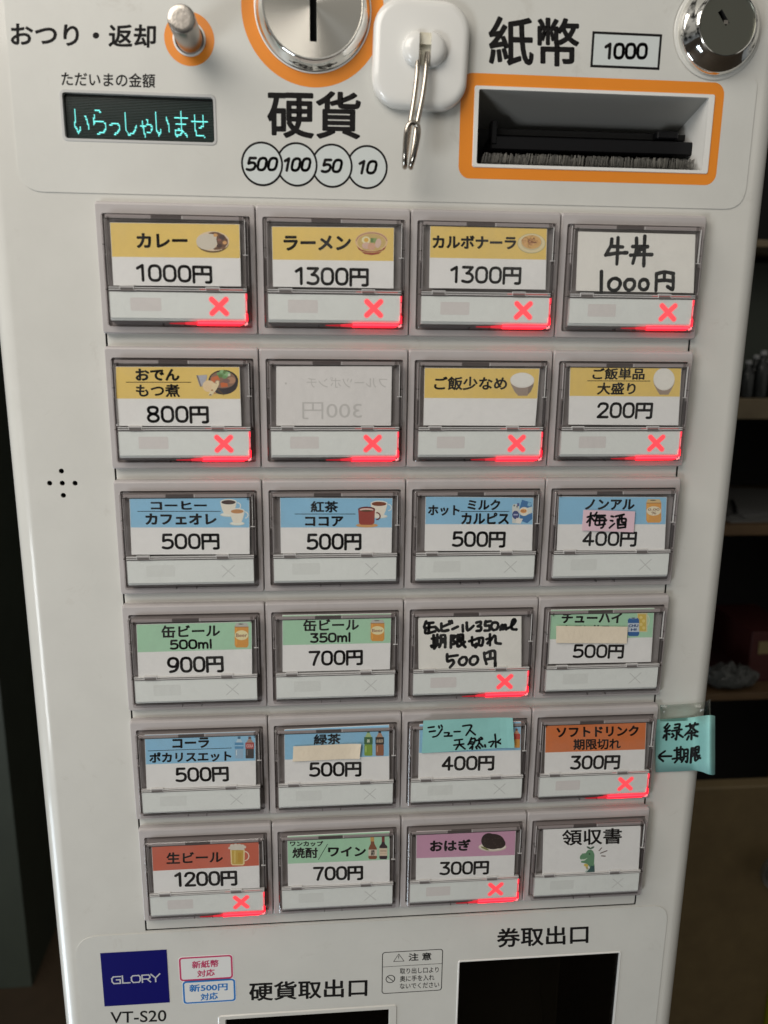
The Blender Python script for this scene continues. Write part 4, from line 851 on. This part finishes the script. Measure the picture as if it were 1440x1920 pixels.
card([(518, 687), (734.7, 687), (518, 798), (733, 798)], None, 0, [('フルーツポンチ', 575, 726, 707, 727, dict(mirror=True, bold=0, m=mat('faint_print', (.60, .58, .56), .8))), ('300円', 566.8, 678.7, 754, 786, dict(mirror=True, bold=0, m=mat('faint_print', (.60, .58, .56), .8))), ('・', 534, 538, 717, 721, dict(bold=0, m=mat('faint_print', (.60, .58, .56), .8)))], None, 'blank greyish menu card turned back to front with faint mirrored print', vary(mat('grey_paper', (.80, .775, .755), .8, bump=(200, .2)), 60, .05))
card([(796, 689.5), (1012, 691), (794, 797.5), (1003.5, 798.4)], Y_, 746.7, [('ご飯少なめ', 814, 951, 706, 731.5)], (p_rice, 956.5, 1001.7, 698.5, 742), 'yellow and white menu card for small rice with no price and small rice bowl picture')
card([(1069, 688), (1278, 689.5), (1066, 796), (1271.6, 797.5)], Y_, 743, [('ご飯単品', 1111, 1209, 690, 712), ('line', 1101.6, 1219, 714, 714.5), ('大盛り', 1119.7, 1192, 717, 740), ('200円', 1118.8, 1224, 754, 784.5)], (p_rice_big, 1225, 1265, 690, 740), 'yellow and white menu card for rice alone or large rice at 200 yen')
card([(242.5, 932), (467.5, 933), (246.7, 1040), (468, 1039)], B_, 989, [('コーヒー', 282.5, 388, 939.5, 956), ('line', 258, 413, 958.8, 958.8), ('カフェオレ', 272.5, 406, 962.5, 984), ('500円', 301.7, 411.7, 1000, 1030, dict(tilt=-1))], (p_coffee, 413, 466, 936, 984), 'blue and white menu card for coffee or milk coffee at 500 yen with two cups')
card([(525, 933), (736, 934), (526.7, 1037.5), (734, 1036.7)], B_, 989, [('紅茶', 582.5, 634, 939.6, 961), ('line', 553, 666, 963.8, 963.8), ('ココア', 571.7, 643.8, 968, 987), ('500円', 573.8, 678, 1000, 1031, dict(tilt=-1))], (p_tea, 667.5, 736, 938, 987.5), 'blue and white menu card for tea or cocoa at 500 yen with brown mug picture')
card([(798, 931), (1000.4, 933), (796, 1033), (997.5, 1032.5)], B_, 983, [('ホット', 802.5, 862, 947, 967), ('ミルク', 876.7, 938, 936.5, 956.5), ('line', 864, 954.6, 959, 959), ('カルピス', 865, 954.6, 961, 983), ('500円', 846.7, 948, 996, 1025.8)], (p_milk, 959.6, 998, 936, 982), 'blue and white menu card for hot milk drinks at 500 yen with milk carton picture')
card([(1048, 931), (1250.4, 932), (1044, 1032), (1246, 1031)], B_, 983, [('ノンアル', 1097.5, 1190, 936, 956), ('400円', 1092, 1194, 996, 1024)], (p_zero, 1211.7, 1240, 936, 980), 'blue and white menu card for alcohol free drink at 400 yen under a pink note')
card([(255.6, 1171), (471.9, 1165.6), (259.6, 1274), (472.7, 1267)], G_, 1220, [('缶ビール', 302.7, 412.6, 1171.5, 1195, dict(tilt=-3)), ('500ml', 317.6, 399, 1198.5, 1217.5, dict(tilt=-2)), ('900円', 312.8, 419.5, 1230.5, 1261, dict(tilt=-3))], (p_beer, 440, 466, 1168, 1214), 'green and white menu card for 500 ml can of beer at 900 yen')
card([(529.4, 1153.5), (733.6, 1150), (530, 1260), (731, 1255)], G_, 1207.5, [('缶ビール', 568.5, 673, 1160.5, 1183, dict(tilt=-2)), ('350ml', 581, 659, 1186, 1205, dict(tilt=-2)), ('700円', 578.6, 680.5, 1219, 1247.5, dict(tilt=-3))], (p_beer, 695, 720.7, 1162, 1202), 'green and white menu card for 350 ml can of beer at 700 yen')
card([(784, 1158), (977.6, 1155.6), (785, 1255), (977.6, 1251)], None, 0, [('hand', """235,150 222,180 212,212; 230,172 315,165; 215,225 335,212; 268,172 262,275; 228,235 230,285 335,262; 335,212 378,258; 405,175 412,255 482,250; 415,212 480,185; 495,150 502,180; 520,145 528,170; 530,238 590,210;
645,192 648,265; 690,165 702,252 768,200; 800,165 845,155 845,190 815,205 852,215 845,252 800,258; 905,150 898,198 945,200 945,248 892,255; 900,158 960,148; 985,165 965,205 985,245 1025,240 1045,200 1030,165 985,165;
1070,245 1082,195 1100,200 1100,240; 1102,205 1125,192 1135,240; 1150,230 1200,200 1238,145 1215,130 1195,180 1200,235 1248,242;
298,345 375,335; 318,308 320,410; 360,300 362,410; 320,365 360,362; 320,388 360,386; 290,425 390,410; 318,425 298,440; 350,420 325,455; 400,315 398,400 382,440; 400,312 445,308 450,380 448,440; 402,350 445,348; 402,385 445,382;
515,310 512,445; 515,312 560,315 535,358 565,390 535,408; 592,305 588,430 640,405; 590,308 645,300 648,360; 592,335 645,332; 592,365 648,360; 610,370 675,440; 668,382 640,402;
718,375 792,352; 750,328 755,420 800,402; 805,345 872,340 862,420 835,418; 832,348 825,395 790,440; 952,295 952,420; 912,352 968,340 925,398; 960,365 1000,312 1015,335 1018,390 1072,402;
470,520 475,600 525,585 545,615 502,668; 475,548 588,532; 640,555 605,590 615,635 660,640 690,600 680,555 640,555; 760,545 728,580 735,630 780,635 815,595 805,548 760,545; 888,505 892,560 912,628; 890,520 960,485 1005,490 1010,570 1012,655; 955,495 955,570; 900,580 1005,562""", 760, 1140, 6.0, 1.42)], None, 'off-white handwritten menu card for out of date beer at 500 yen in black marker', CREAMP)
card([(1033, 1143.5), (1227, 1140), (1028, 1245), (1220.5, 1241)], G_, 1196.7, [('チューハイ', 1053, 1166, 1149, 1168.5), ('レモンサワー', 1060, 1160, 1172, 1190), ('500円', 1073.5, 1170, 1208, 1234)], (p_chuhi, 1176, 1219, 1149, 1192.6), 'green and white menu card for canned spirit drink at 500 yen half under masking tape')
card([(271, 1378), (478.7, 1371), (275, 1479.5), (480, 1471.7)], B_, 1429.7, [('コーラ', 323, 392, 1383.5, 1403, dict(tilt=-2)), ('line', 277.6, 434, 1408, 1402.5), ('ポカリスエット', 280, 434, 1409, 1429, dict(tilt=-4)), ('500円', 327.7, 429, 1438, 1465.5, dict(tilt=-3))], (p_cola, 439.8, 476.7, 1381, 1422), 'blue and white menu card for cola or sports drink at 500 yen with bottles picture')
card([(533, 1368), (729.5, 1359), (534, 1471), (730, 1466)], B_, 1421, [('緑茶', 588, 639, 1376, 1396, dict(tilt=-2)), ('烏龍茶', 570, 655, 1401, 1419), ('500円', 578.6, 677.8, 1428.5, 1456, dict(tilt=-2))], (p_greentea, 682, 720.6, 1369, 1417), 'blue and white menu card for green tea at 500 yen half under masking tape')
card([(786.5, 1358), (976.8, 1353), (784, 1463), (976, 1457)], B_, 1409, [('400円', 828, 927, 1417, 1444.5, dict(tilt=-2))], (p_peek, 962, 975, 1366, 1402), 'blue and white menu card at 400 yen mostly under a turquoise note')
card([(1023, 1358), (1212, 1353), (1020.7, 1454), (1208, 1447)], O_, 1408, [('ソフトドリンク', 1043.5, 1197.6, 1361.5, 1381.5, dict(tilt=-3)), ('期限切れ', 1075, 1164, 1385, 1405.5, dict(tilt=-2)), ('300円', 1069, 1162.7, 1416, 1442.5, dict(tilt=-2))], None, 'orange and white menu card for out of date soft drinks at 300 yen')
card([(284, 1583), (485.6, 1573), (288.7, 1675), (486.7, 1664.5)], R_, 1628, [('生ビール', 312, 418, 1597, 1618.5, dict(tilt=-3)), ('1200円', 325.5, 445, 1633.5, 1661.5, dict(tilt=-4))], (p_mug, 427.5, 470, 1583, 1622.5), 'red and white menu card for draught beer at 1200 yen with beer mug picture')
card([(538.8, 1568), (730.5, 1558.6), (540, 1662), (730.5, 1655.5)], G_, 1615.7, [('ワンカップ', 543.7, 606, 1577, 1587), ('焼酎', 548, 596, 1589, 1609), ('line', 597, 614, 1612, 1583), ('ワイン', 615, 686, 1587.5, 1606), ('700円', 586.8, 681, 1624, 1650.5, dict(tilt=-3))], (p_sake, 690, 728, 1566, 1611), 'green and white menu card for spirits or wine at 700 yen with two bottles')
card([(780.8, 1559), (967.5, 1552.5), (779.7, 1650.5), (963.7, 1644.7)], K_, 1606, [('おはぎ', 806, 882.7, 1574.5, 1596, dict(tilt=-2)), ('300円', 823.6, 917, 1614.7, 1640, dict(tilt=-3))], (p_ohagi, 897.5, 951, 1562, 1596.5), 'pink and white menu card for bean rice cake at 300 yen')
card([(1019, 1553.7), (1201.7, 1548.6), (1017, 1640), (1197, 1634)], None, 0, [('領収書', 1054, 1166, 1554, 1584, dict(bold=.021, tilt=-4))], (p_dino, 1087, 1129, 1588, 1637), 'white menu card for a receipt with a green dinosaur drawing')

# ---------------------------------------------------------------- notes and tapes stuck on the buttons
NW = CW - .30
def note(name, corners, m, label, cat, hand=None, curl=0.0, group=None):
    q = [Vector(P(x, y, NW)) for x, y in corners]; tl, tr_, br, bl_ = q
    mb = MB(); N = 14; top = []
    for k in range(N + 1):
        t = k / N; a = tl + (tr_ - tl) * t; b = bl_ + (br - bl_) * t
        w = NW - curl * max(0, (t - .80) / .2) ** 2 - .05 * math.sin(t * 7)
        top.append((a, b, w))
    for k in range(N):
        a0, b0_, w0 = top[k]; a1, b1, w1 = top[k + 1]
        mb.add([(a0.x, a0.y, w0), (a1.x, a1.y, w1), (b1.x, b1.y, w1), (b0_.x, b0_.y, w0), (a0.x, a0.y, w0 + .14), (a1.x, a1.y, w1 + .14), (b1.x, b1.y, w1 + .14), (b0_.x, b0_.y, w0 + .14)], [(0, 1, 2, 3), (7, 6, 5, 4), (0, 4, 5, 1), (3, 2, 6, 7)] + ([(0, 3, 7, 4)] if k == 0 else []) + ([(1, 5, 6, 2)] if k == N - 1 else []), m)
    o = tag(mb.build(name), label, cat, group)
    if hand: mb = MB(); writing(mb, hand[0], hand[1], hand[2], hand[3], hand[4], NW - .07, MARKER); mb.build('handwriting', o)
    return o
note('paper_note', [(1094, 956), (1191, 959), (1188, 998), (1091, 994.6)], vary(mat('pink_paper', (.70, .50, .565), .75), 120, .04), 'small pink note with two handwritten characters stuck over the alcohol free card', 'note',
     ("""385,310 455,290; 425,262 410,410; 425,310 402,345 380,370; 430,315 455,345; 495,255 465,300; 480,292 592,292; 498,300 478,400 592,392; 500,318 588,322 580,380 565,428 545,438; 460,352 605,348; 530,315 525,392;
665,300 690,306; 655,350 680,355; 645,435 670,412 700,388; 715,302 812,280; 735,340 742,440; 735,335 830,330 832,380 828,430; 742,440 828,428; 765,295 756,350 752,385; 790,290 788,365 818,372; 745,402 825,397""", 1040, 920, 6.26, .95))
CY = vary(mat('turquoise_paper', (.26, .545, .52), .7, bump=(75, .5)), 60, .08)
note('paper_note', [(793.8, 1351), (960.4, 1344.4), (963.9, 1401), (790.8, 1412.5)], CY, 'turquoise note reading juice and mineral water stuck over a blue card', 'note',
     ("""215,225 285,215; 230,275 300,265; 272,340 330,320 385,242; 345,205 352,228; 375,195 387,218; 415,288 470,290 450,330; 415,330 505,325; 535,275 605,272; 640,205 742,195 725,250 680,318; 725,255 792,312;
540,380 635,368; 530,440 650,425; 595,375 595,425 555,492; 597,430 668,487; 745,350 730,390 705,432; 740,365 790,360 775,420 725,482; 725,395 765,402; 720,420 760,426; 795,385 880,366; 840,358 838,412 800,470; 845,412 885,460; 860,345 878,356; 762,455 755,487; 800,460 812,482; 835,455 852,476; 910,438 916,460;
1035,305 1042,380 1045,465; 960,405 1020,395 985,455; 1130,350 1060,402; 1060,402 1105,420 1155,445""", 770, 1330, 6.545, .92), curl=.8)
MT = vary(mat('masking_tape_paper', (.74, .645, .505), .7, bump=(420, .18)), 120, .07)
note('masking_tape', [(1043, 1173.7), (1177, 1175.3), (1175, 1206.7), (1043, 1205.5)], MT, 'beige masking tape strip over the canned spirit drink card', 'tape', group='masking tape strips')
note('masking_tape', [(550, 1399.7), (677, 1394), (674, 1422), (548.7, 1428)], MT, 'beige masking tape strip over the green tea card', 'tape', curl=.5, group='masking tape strips')

# turquoise note taped to the machine's right edge, its free end curling forward and back
mb = MB(); secs = []
def sec(x, yt, yb, w): a = P(x, yt, w); b = P(x, yb, w); secs.append((a, b, w))
for x, yt, yb, w in ((1229, 1349, 1448, 2.6), (1250, 1348, 1447, 2.7), (1275, 1346.5, 1446, 2.6), (1297, 1345, 1444.5, 1.9), (1307, 1343.5, 1445, -.2), (1314, 1342.5, 1446.5, -4), (1320, 1341.8, 1448.5, -8.5), (1325, 1341.2, 1450.5, -11.5), (1330, 1341.0, 1452, -13), (1335, 1341.3, 1453, -12.4), (1339, 1342, 1452.5, -9.8), (1340.5, 1343, 1451.5, -6), (1338.5, 1344, 1450, -2.5), (1333, 1345, 1449, -.5)): sec(x, yt, yb, w)
ta = smoothpath([(a[0], a[1], w) for a, b, w in secs], 6); tb = smoothpath([(b[0], b[1], w) for a, b, w in secs], 6)
mb.loft([[tuple(p + (q - p) * t) for p, q in zip(ta, tb)] for t in (0, .25, .5, .75, 1)], CY, closed=False)
o = mb.build('paper_note', smooth=60)
sm = o.modifiers.new('thickness', 'SOLIDIFY'); sm.thickness = .00016; sm.offset = 0
tag(o, 'turquoise handwritten note curling off the right edge of the machine', 'note')
mb = MB()
HT = """355,630 320,680 285,715 345,738; 392,675 340,735 290,790; 300,795 400,770; 332,760 325,965; 292,870 265,922; 365,840 392,852; 510,650 600,640 592,700 590,760; 500,718 592,706; 440,782 645,750; 545,765 540,860 530,960 512,940; 450,840 480,882 440,912; 592,800 548,840; 560,830 610,870 668,908;
735,685 860,665 980,640; 815,640 830,722; 920,615 885,702; 850,700 790,790 710,872; 860,712 910,760 975,802; 760,832 930,815; 850,782 845,955; 790,890 755,962; 900,868 970,892; 170,1310 430,1305; 300,1200 170,1310 260,1410;
490,1185 660,1160; 545,1130 545,1330; 625,1110 620,1330; 550,1232 620,1222; 545,1282 620,1275; 455,1362 670,1330; 560,1370 500,1440; 610,1360 650,1400; 690,1180 690,1340 640,1430; 690,1178 770,1172 768,1300 755,1430 725,1410; 695,1250 765,1245; 695,1312 765,1305;
850,1140 830,1440; 850,1140 900,1145 870,1222 898,1280 860,1312; 930,1120 920,1390 990,1350; 930,1120 1000,1110 990,1230; 930,1170 995,1165; 930,1237 990,1227; 940,1262 985,1310 1030,1350; 1010,1290 970,1322"""
writing(mb, HT, 1220, 1300, 11.077, 1.12, 2.28, MARKER)
TD = smoothpath([(1229, 2.6, 0), (1250, 2.7, 0), (1275, 2.6, 0), (1297, 1.9, 0), (1307, -.2, 0), (1314, -4, 0), (1320, -8.5, 0), (1325, -11.5, 0), (1330, -13, 0)], 6)
def surf(x):
    for p, q in zip(TD, TD[1:]):
        if x <= q.x: return p.y + (q.y - p.y) * max(0, (x - p.x) / (q.x - p.x))
    return -13
def bent(u, v, w):                                                    # lay the ink on the bent paper
    r = [(u - CAM[0]), (v - CAM[1]), (w - CAM[2])]; cx_ = [sum(ROT[i][k] * r[k] for k in range(3)) for i in range(3)]; x = 720 + F_PX * cx_[0] / cx_[2]; s1 = surf(x) - .25 - .45 * max(0, (x - 1297) / 20) + (w - 2.28)
    k = (s1 - CAM[2]) / (2.28 - CAM[2]); return (CAM[0] + (u - CAM[0]) * k, CAM[1] + (v - CAM[1]) * k, s1)
mb.v = [bent(*p) for p in mb.v]
mb.build('handwriting', o)
# clear tape holding it
mb = MB()
tp = [(1238, 1322, 1352, 2.2), (1262, 1321, 1352, 2.4), (1290, 1319, 1351, 2.3), (1312, 1317, 1349, 1.6), (1326, 1314, 1346, -1.5), (1333, 1310, 1344, -5.5)]
mb.loft([[(*P(x, (y0, y1)[k], w), w) for x, y0, y1, w in tp] for k in (0, 1)], TAPE, closed=False)
o = mb.build('clear_tape', smooth=60); s_ = o.modifiers.new('thickness', 'SOLIDIFY'); s_.thickness = .00008
tag(o, 'strip of clear tape above the turquoise note on the right edge', 'tape')

# ---------------------------------------------------------------- white adhesive hook
hw = -1.5
L = Vector(P(701, 93, hw)); R = Vector(P(881, 107, hw)); T = Vector(P(803, -2, hw)); B = Vector(P(774, 203, hw))
hc = (L + R + T + B) / 4; ang = math.atan2((R - L).y, (R - L).x); HX = (R - L).length / 2; HY = (B - T).length / 2
def hp(a, b, w): return (hc.x + a * math.cos(ang) - b * math.sin(ang), hc.y + a * math.sin(ang) + b * math.cos(ang), w)
hook = empty('adhesive_hook', W(hc.x, hc.y, SW)); tag(hook, 'white square adhesive hook with a hinged wire loop stuck beside the coin inlet', 'hook')
mb = MB()
def hl_(i, r, w, n=10): return [hp(a, b, w) for a, b in rrect(-HX + i, -HY + i, HX - i, HY - i, r, n)]
mb.loft([hl_(.7, 10.3, SW - .03), hl_(0, 11, SW - .6), hl_(0, 11, .2), hl_(.25, 10.7, -.7), hl_(.9, 10.2, -1.45), hl_(1.9, 9.6, -1.95), hl_(3.0, 9, -2.1)], WHITEP, cap1=True)
mb.build('hook_plate', hook, smooth=50)
for sgn in (-1, 1):
    mb = MB(); loops = []; gap = 2.35; cx = .9; cy = -1.2; r = 6.3
    for fr, w in ((1, -2.0), (1, -2.9), (.97, -4.0), (.88, -4.9), (.72, -5.6), (.5, -6.0), (.2, -6.15)):
        pts = [(cx + sgn * gap, cy - r * fr)] + [(cx + sgn * (gap + r * fr * math.cos(math.radians(t))), cy + r * fr * math.sin(math.radians(t))) for t in range(-90, 91, 12)] + [(cx + sgn * gap, cy + r * fr)]
        loops.append([hp(a, b, w) for a, b in pts])
    mb.loft(loops, WHITEP, cap1=True); mb.build('hook_boss', hook, smooth=50)
mb = MB(); mb.loft([[hp(a + .9, b - 1.2, w) for a, b in ((-2.3, -6), (2.3, -6), (2.3, 5.5), (-2.3, 5.5))] for w in (-2.05, -2.4)], WHITEI, cap1=True)
mb.loft([[hp(a + .9, b - 4.2, w) for a, b in ((-2.3, -1.6), (2.3, -1.6), (2.3, 1.6), (-2.3, 1.6))] for w in (-2.4, -4.2)], WHITEI, cap1=True); mb.build('hinge_block', hook)
wp = [(784.5, 97, -3.4), (783, 120, -5.0), (781.5, 145, -6.2), (776, 190, -7.2), (768.6, 235, -8), (761.5, 285, -9), (759.3, 305, -10), (759.0, 313, -12.2), (759.0, 309, -15), (759.2, 290, -17), (761.5, 255, -18), (764.5, 238, -18.2), (771, 230.5, -18.3), (778, 231, -18.3), (783.5, 238, -18.2), (783.5, 255, -18), (776, 292, -17), (770.8, 310, -15), (770.4, 314, -12.2), (771, 306, -10), (775.5, 280, -9), (782, 232, -8), (791, 188, -7.2), (796.8, 150, -6.2), (799.5, 122, -5.0), (801.5, 99, -3.4)]
mb = MB(); mb.tube([tuple(q) for q in smoothpath([(*P(x, y, w), w) for x, y, w in wp], 6)], 1.0, NICKEL, 12)
mb.build('wire_loop', hook, smooth=60)

# ---------------------------------------------------------------- behind the machine, right: a dim rack of shelves and a brown cabinet
RW0, RW1 = 760.0, 1060.0
def rpx(x, y, w): return P(x, y, w)
rack = empty('shelf_rack', W(rpx(1500, 900, RW0)[0], FLOOR_V, 900)); tag(rack, 'dim wooden shelf rack full of clutter behind the machine on the right', 'shelf')
ru0 = rpx(1250, 900, RW0)[0]; ru1 = rpx(1440, 900, RW0)[0] + 260
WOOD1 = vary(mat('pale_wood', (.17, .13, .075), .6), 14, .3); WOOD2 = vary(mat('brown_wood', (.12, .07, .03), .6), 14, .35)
levels = {}
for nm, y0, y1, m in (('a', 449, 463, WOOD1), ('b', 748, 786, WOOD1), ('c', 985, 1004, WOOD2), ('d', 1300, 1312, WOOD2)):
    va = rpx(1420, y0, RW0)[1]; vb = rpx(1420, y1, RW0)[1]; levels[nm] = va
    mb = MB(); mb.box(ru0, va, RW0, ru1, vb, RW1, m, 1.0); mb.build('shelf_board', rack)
mb = MB(); mb.box(ru1, rpx(1420, 300, RW0)[1] - 300, RW0 - 5, ru1 + 30, FLOOR_V, RW1, WOOD2); mb.build('upright', rack)
mb = MB(); mb.box(ru0 - 30, rpx(1420, 300, RW0)[1] - 300, RW0 - 5, ru0, FLOOR_V, RW1, WOOD2); mb.build('upright', rack)
mb = MB(); mb.box(ru0 - 30, rpx(1420, 300, RW0)[1] - 300, RW1 + 1, ru1 + 30, FLOOR_V, RW1 + 12, mat('rack_back', (.010, .010, .010), .8)); mb.build('back_panel', rack)
def onpx(x0, x1, y0, w): return rpx(x0, y0, w)[0], rpx(x1, y0, w)[0], rpx((x0 + x1) / 2, y0, w)[1]
# green storage box hanging under shelf a, standing on b
u0, u1, v0 = onpx(1340, 1470, 480, 830)
mb = MB(); mb.box(u0, v0, 900, u1 + 60, levels['b'] - .5, 1030, mat('dark_green_plastic', (.05, .062, .046), .5), 4); o = mb.build('storage_box'); tag(o, 'dark green storage box standing at the back of the rack', 'box')
for k in range(6):
    x = 1402 + 13 * k; w = 785 + (k % 2) * 30; u = rpx(x, 700, w)[0]; vb = levels['b'] - .3; r = 9.5; h = 52 + 7 * (k * 7 % 3)
    mb = MB(); 
    loops = [[(u + rr * math.cos(2 * math.pi * j / 20), vb - hh, w + rr * math.sin(2 * math.pi * j / 20)) for j in range(20)] for rr, hh in ((r, 0), (r, h * .62), (r * .8, h * .72), (r * .45, h * .8), (r * .45, h * .92))]
    mb.loft(loops, mat('dark_glass', (.018, .02, .02), .12), True, True); o = mb.build('glass_bottle', smooth=40); tag(o, 'small dark glass bottle with pale cap in the row on the rack', 'bottle', 'bottles in a row on the rack')
    mb = MB(); mb.loft([[(u + rr * math.cos(2 * math.pi * j / 16), vb - hh, w + rr * math.sin(2 * math.pi * j / 16)) for j in range(16)] for rr, hh in ((r * .5, h * .92), (r * .5, h), (r * .4, h * 1.02))], mat('grey_cap', (.30, .30, .30), .3), True, True); mb.build('bottle_cap', o, smooth=40)
# papers and a pen on shelf c
vp = levels['c']
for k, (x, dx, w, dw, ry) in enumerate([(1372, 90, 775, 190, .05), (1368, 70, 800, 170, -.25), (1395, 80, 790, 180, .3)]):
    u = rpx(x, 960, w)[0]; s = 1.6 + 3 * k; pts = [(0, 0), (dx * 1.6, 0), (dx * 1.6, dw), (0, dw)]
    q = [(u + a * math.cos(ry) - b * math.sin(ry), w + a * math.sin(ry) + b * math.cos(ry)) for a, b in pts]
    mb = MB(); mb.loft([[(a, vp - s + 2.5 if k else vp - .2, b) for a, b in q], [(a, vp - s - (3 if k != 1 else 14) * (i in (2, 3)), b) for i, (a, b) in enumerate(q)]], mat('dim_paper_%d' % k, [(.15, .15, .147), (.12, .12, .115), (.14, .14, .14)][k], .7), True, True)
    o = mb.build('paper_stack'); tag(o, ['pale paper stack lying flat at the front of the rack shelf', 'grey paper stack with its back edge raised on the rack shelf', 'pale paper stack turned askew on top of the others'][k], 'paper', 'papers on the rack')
u = rpx(1386, 955, 790)[0]; mb = MB(); mb.tube([(u, vp - 12, 800), (u + 14, vp - 13.5, 830), (u + 26, vp - 15, 860)], 3.2, BLACK, 8); tag(mb.build('marker_pen', smooth=50), 'black pen lying on the papers on the rack', 'pen')
vd = levels['d']
u0, u1, v0 = onpx(1412, 1500, 1185, 800)
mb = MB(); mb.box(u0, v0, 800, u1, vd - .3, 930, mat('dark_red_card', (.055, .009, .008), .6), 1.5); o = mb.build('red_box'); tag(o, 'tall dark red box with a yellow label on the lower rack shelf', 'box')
a = rpx(1424, 1203, 799)[0]; va = rpx(1430, 1203, 799)[1]; vb2 = rpx(1430, 1226, 799)[1]
mb = MB(); mb.box(a, va, 798.6, u1 - 20, vb2, 799.8, mat('dull_yellow_print', (.20, .16, .07), .6)); mb.build('box_label', o)
u0, u1, v0 = onpx(1335, 1408, 1248, 830)
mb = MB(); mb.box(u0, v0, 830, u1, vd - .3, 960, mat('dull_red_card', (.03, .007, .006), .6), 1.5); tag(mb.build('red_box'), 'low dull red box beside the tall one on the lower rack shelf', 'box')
# crumpled plastic bag in front of it
bm = bmesh.new(); bmesh.ops.create_icosphere(bm, subdivisions=4, radius=1)
from mathutils import noise
bu = rpx(1366, 1288, 785)[0]
vts = [(bu + p.co.x * 44 * (1 + .35 * noise.noise(p.co * 3)), vd - .5 - max(0.0, (p.co.z + 1) * 15 * (1 + .7 * noise.noise(p.co * 4))), 788 + p.co.y * 26) for p in bm.verts]; fcs = [tuple(v.index for v in f.verts) for f in bm.faces]; bm.free()
tag(build('plastic_bag', vts, fcs, mat('crumpled_plastic', (.06, .063, .06), .25)), 'crumpled grey plastic bag in front of the red boxes on the rack', 'bag')
CWD = 520.0
c0 = P(1200, 1482, CWD); c1 = P(1433.5, 1915, CWD); vtop = (c0[1] + P(1434, 1474, CWD)[1]) / 2
mb = MB(); mb.box(c0[0] - 60, vtop, CWD, c1[0], FLOOR_V - .5, CWD + 18, vary(mat('dark_brown_board', (.155, .112, .052), .62, bump=(40, .1)), 30, .18), 2.0)
cab = mb.build('brown_board'); tag(cab, 'plain dark brown upright board behind the lower right of the machine', 'board')
c = P(1439.5, 1700, CWD - 20)
mb = MB(); mb.box(c1[0] + 1, P(1438, 1560, CWD)[1], CWD - 12, c1[0] + 24, FLOOR_V - .5, CWD + 12, mat('yellow_green_paint', (.36, .36, .02), .4), 1.0); tag(mb.build('yellow_post'), 'yellow green post standing at the right edge beside the brown board', 'post')
rc = P(1466, 1641, CWD - 40); mb = MB()
mb.lathe(*rc, [(2, CWD - 30), (23, CWD - 30), (24.5, CWD - 34), (24, CWD - 38), (21, CWD - 37), (20, CWD - 34), (17, CWD - 33), (16, CWD - 36), (2, CWD - 37)], mat('dull_aluminium', (.34, .34, .33), .35, .9), 64, True)
tag(mb.build('metal_lid', smooth=40), 'round dull metal lid hanging in front of the yellow green post', 'lid')

# ---------------------------------------------------------------- behind the machine, left: a dark green cabinet on the floor
A = PF(60, 1850, FLOOR_V); Bp = PF(125, 1690, FLOOR_V)
d = Vector((Bp[0] - A[0], Bp[1] - A[1])).normalized(); n = Vector((-d.y, d.x))
if n.x > 0: n = -n
base = [Vector(A), Vector(A) + d * 620, Vector(A) + d * 620 + n * 500, Vector(A) + n * 500]
mb = MB(); GR = vary(mat('dark_green_board', (.034, .042, .029), .6), 12, .2)
mb.loft([[(p.x, FLOOR_V - .5, p.y) for p in base], [(p.x, -900, p.y) for p in base]], GR, True, True)
o = mb.build('green_cabinet'); tag(o, 'tall dark green cabinet standing on the floor behind the left of the machine', 'cabinet')
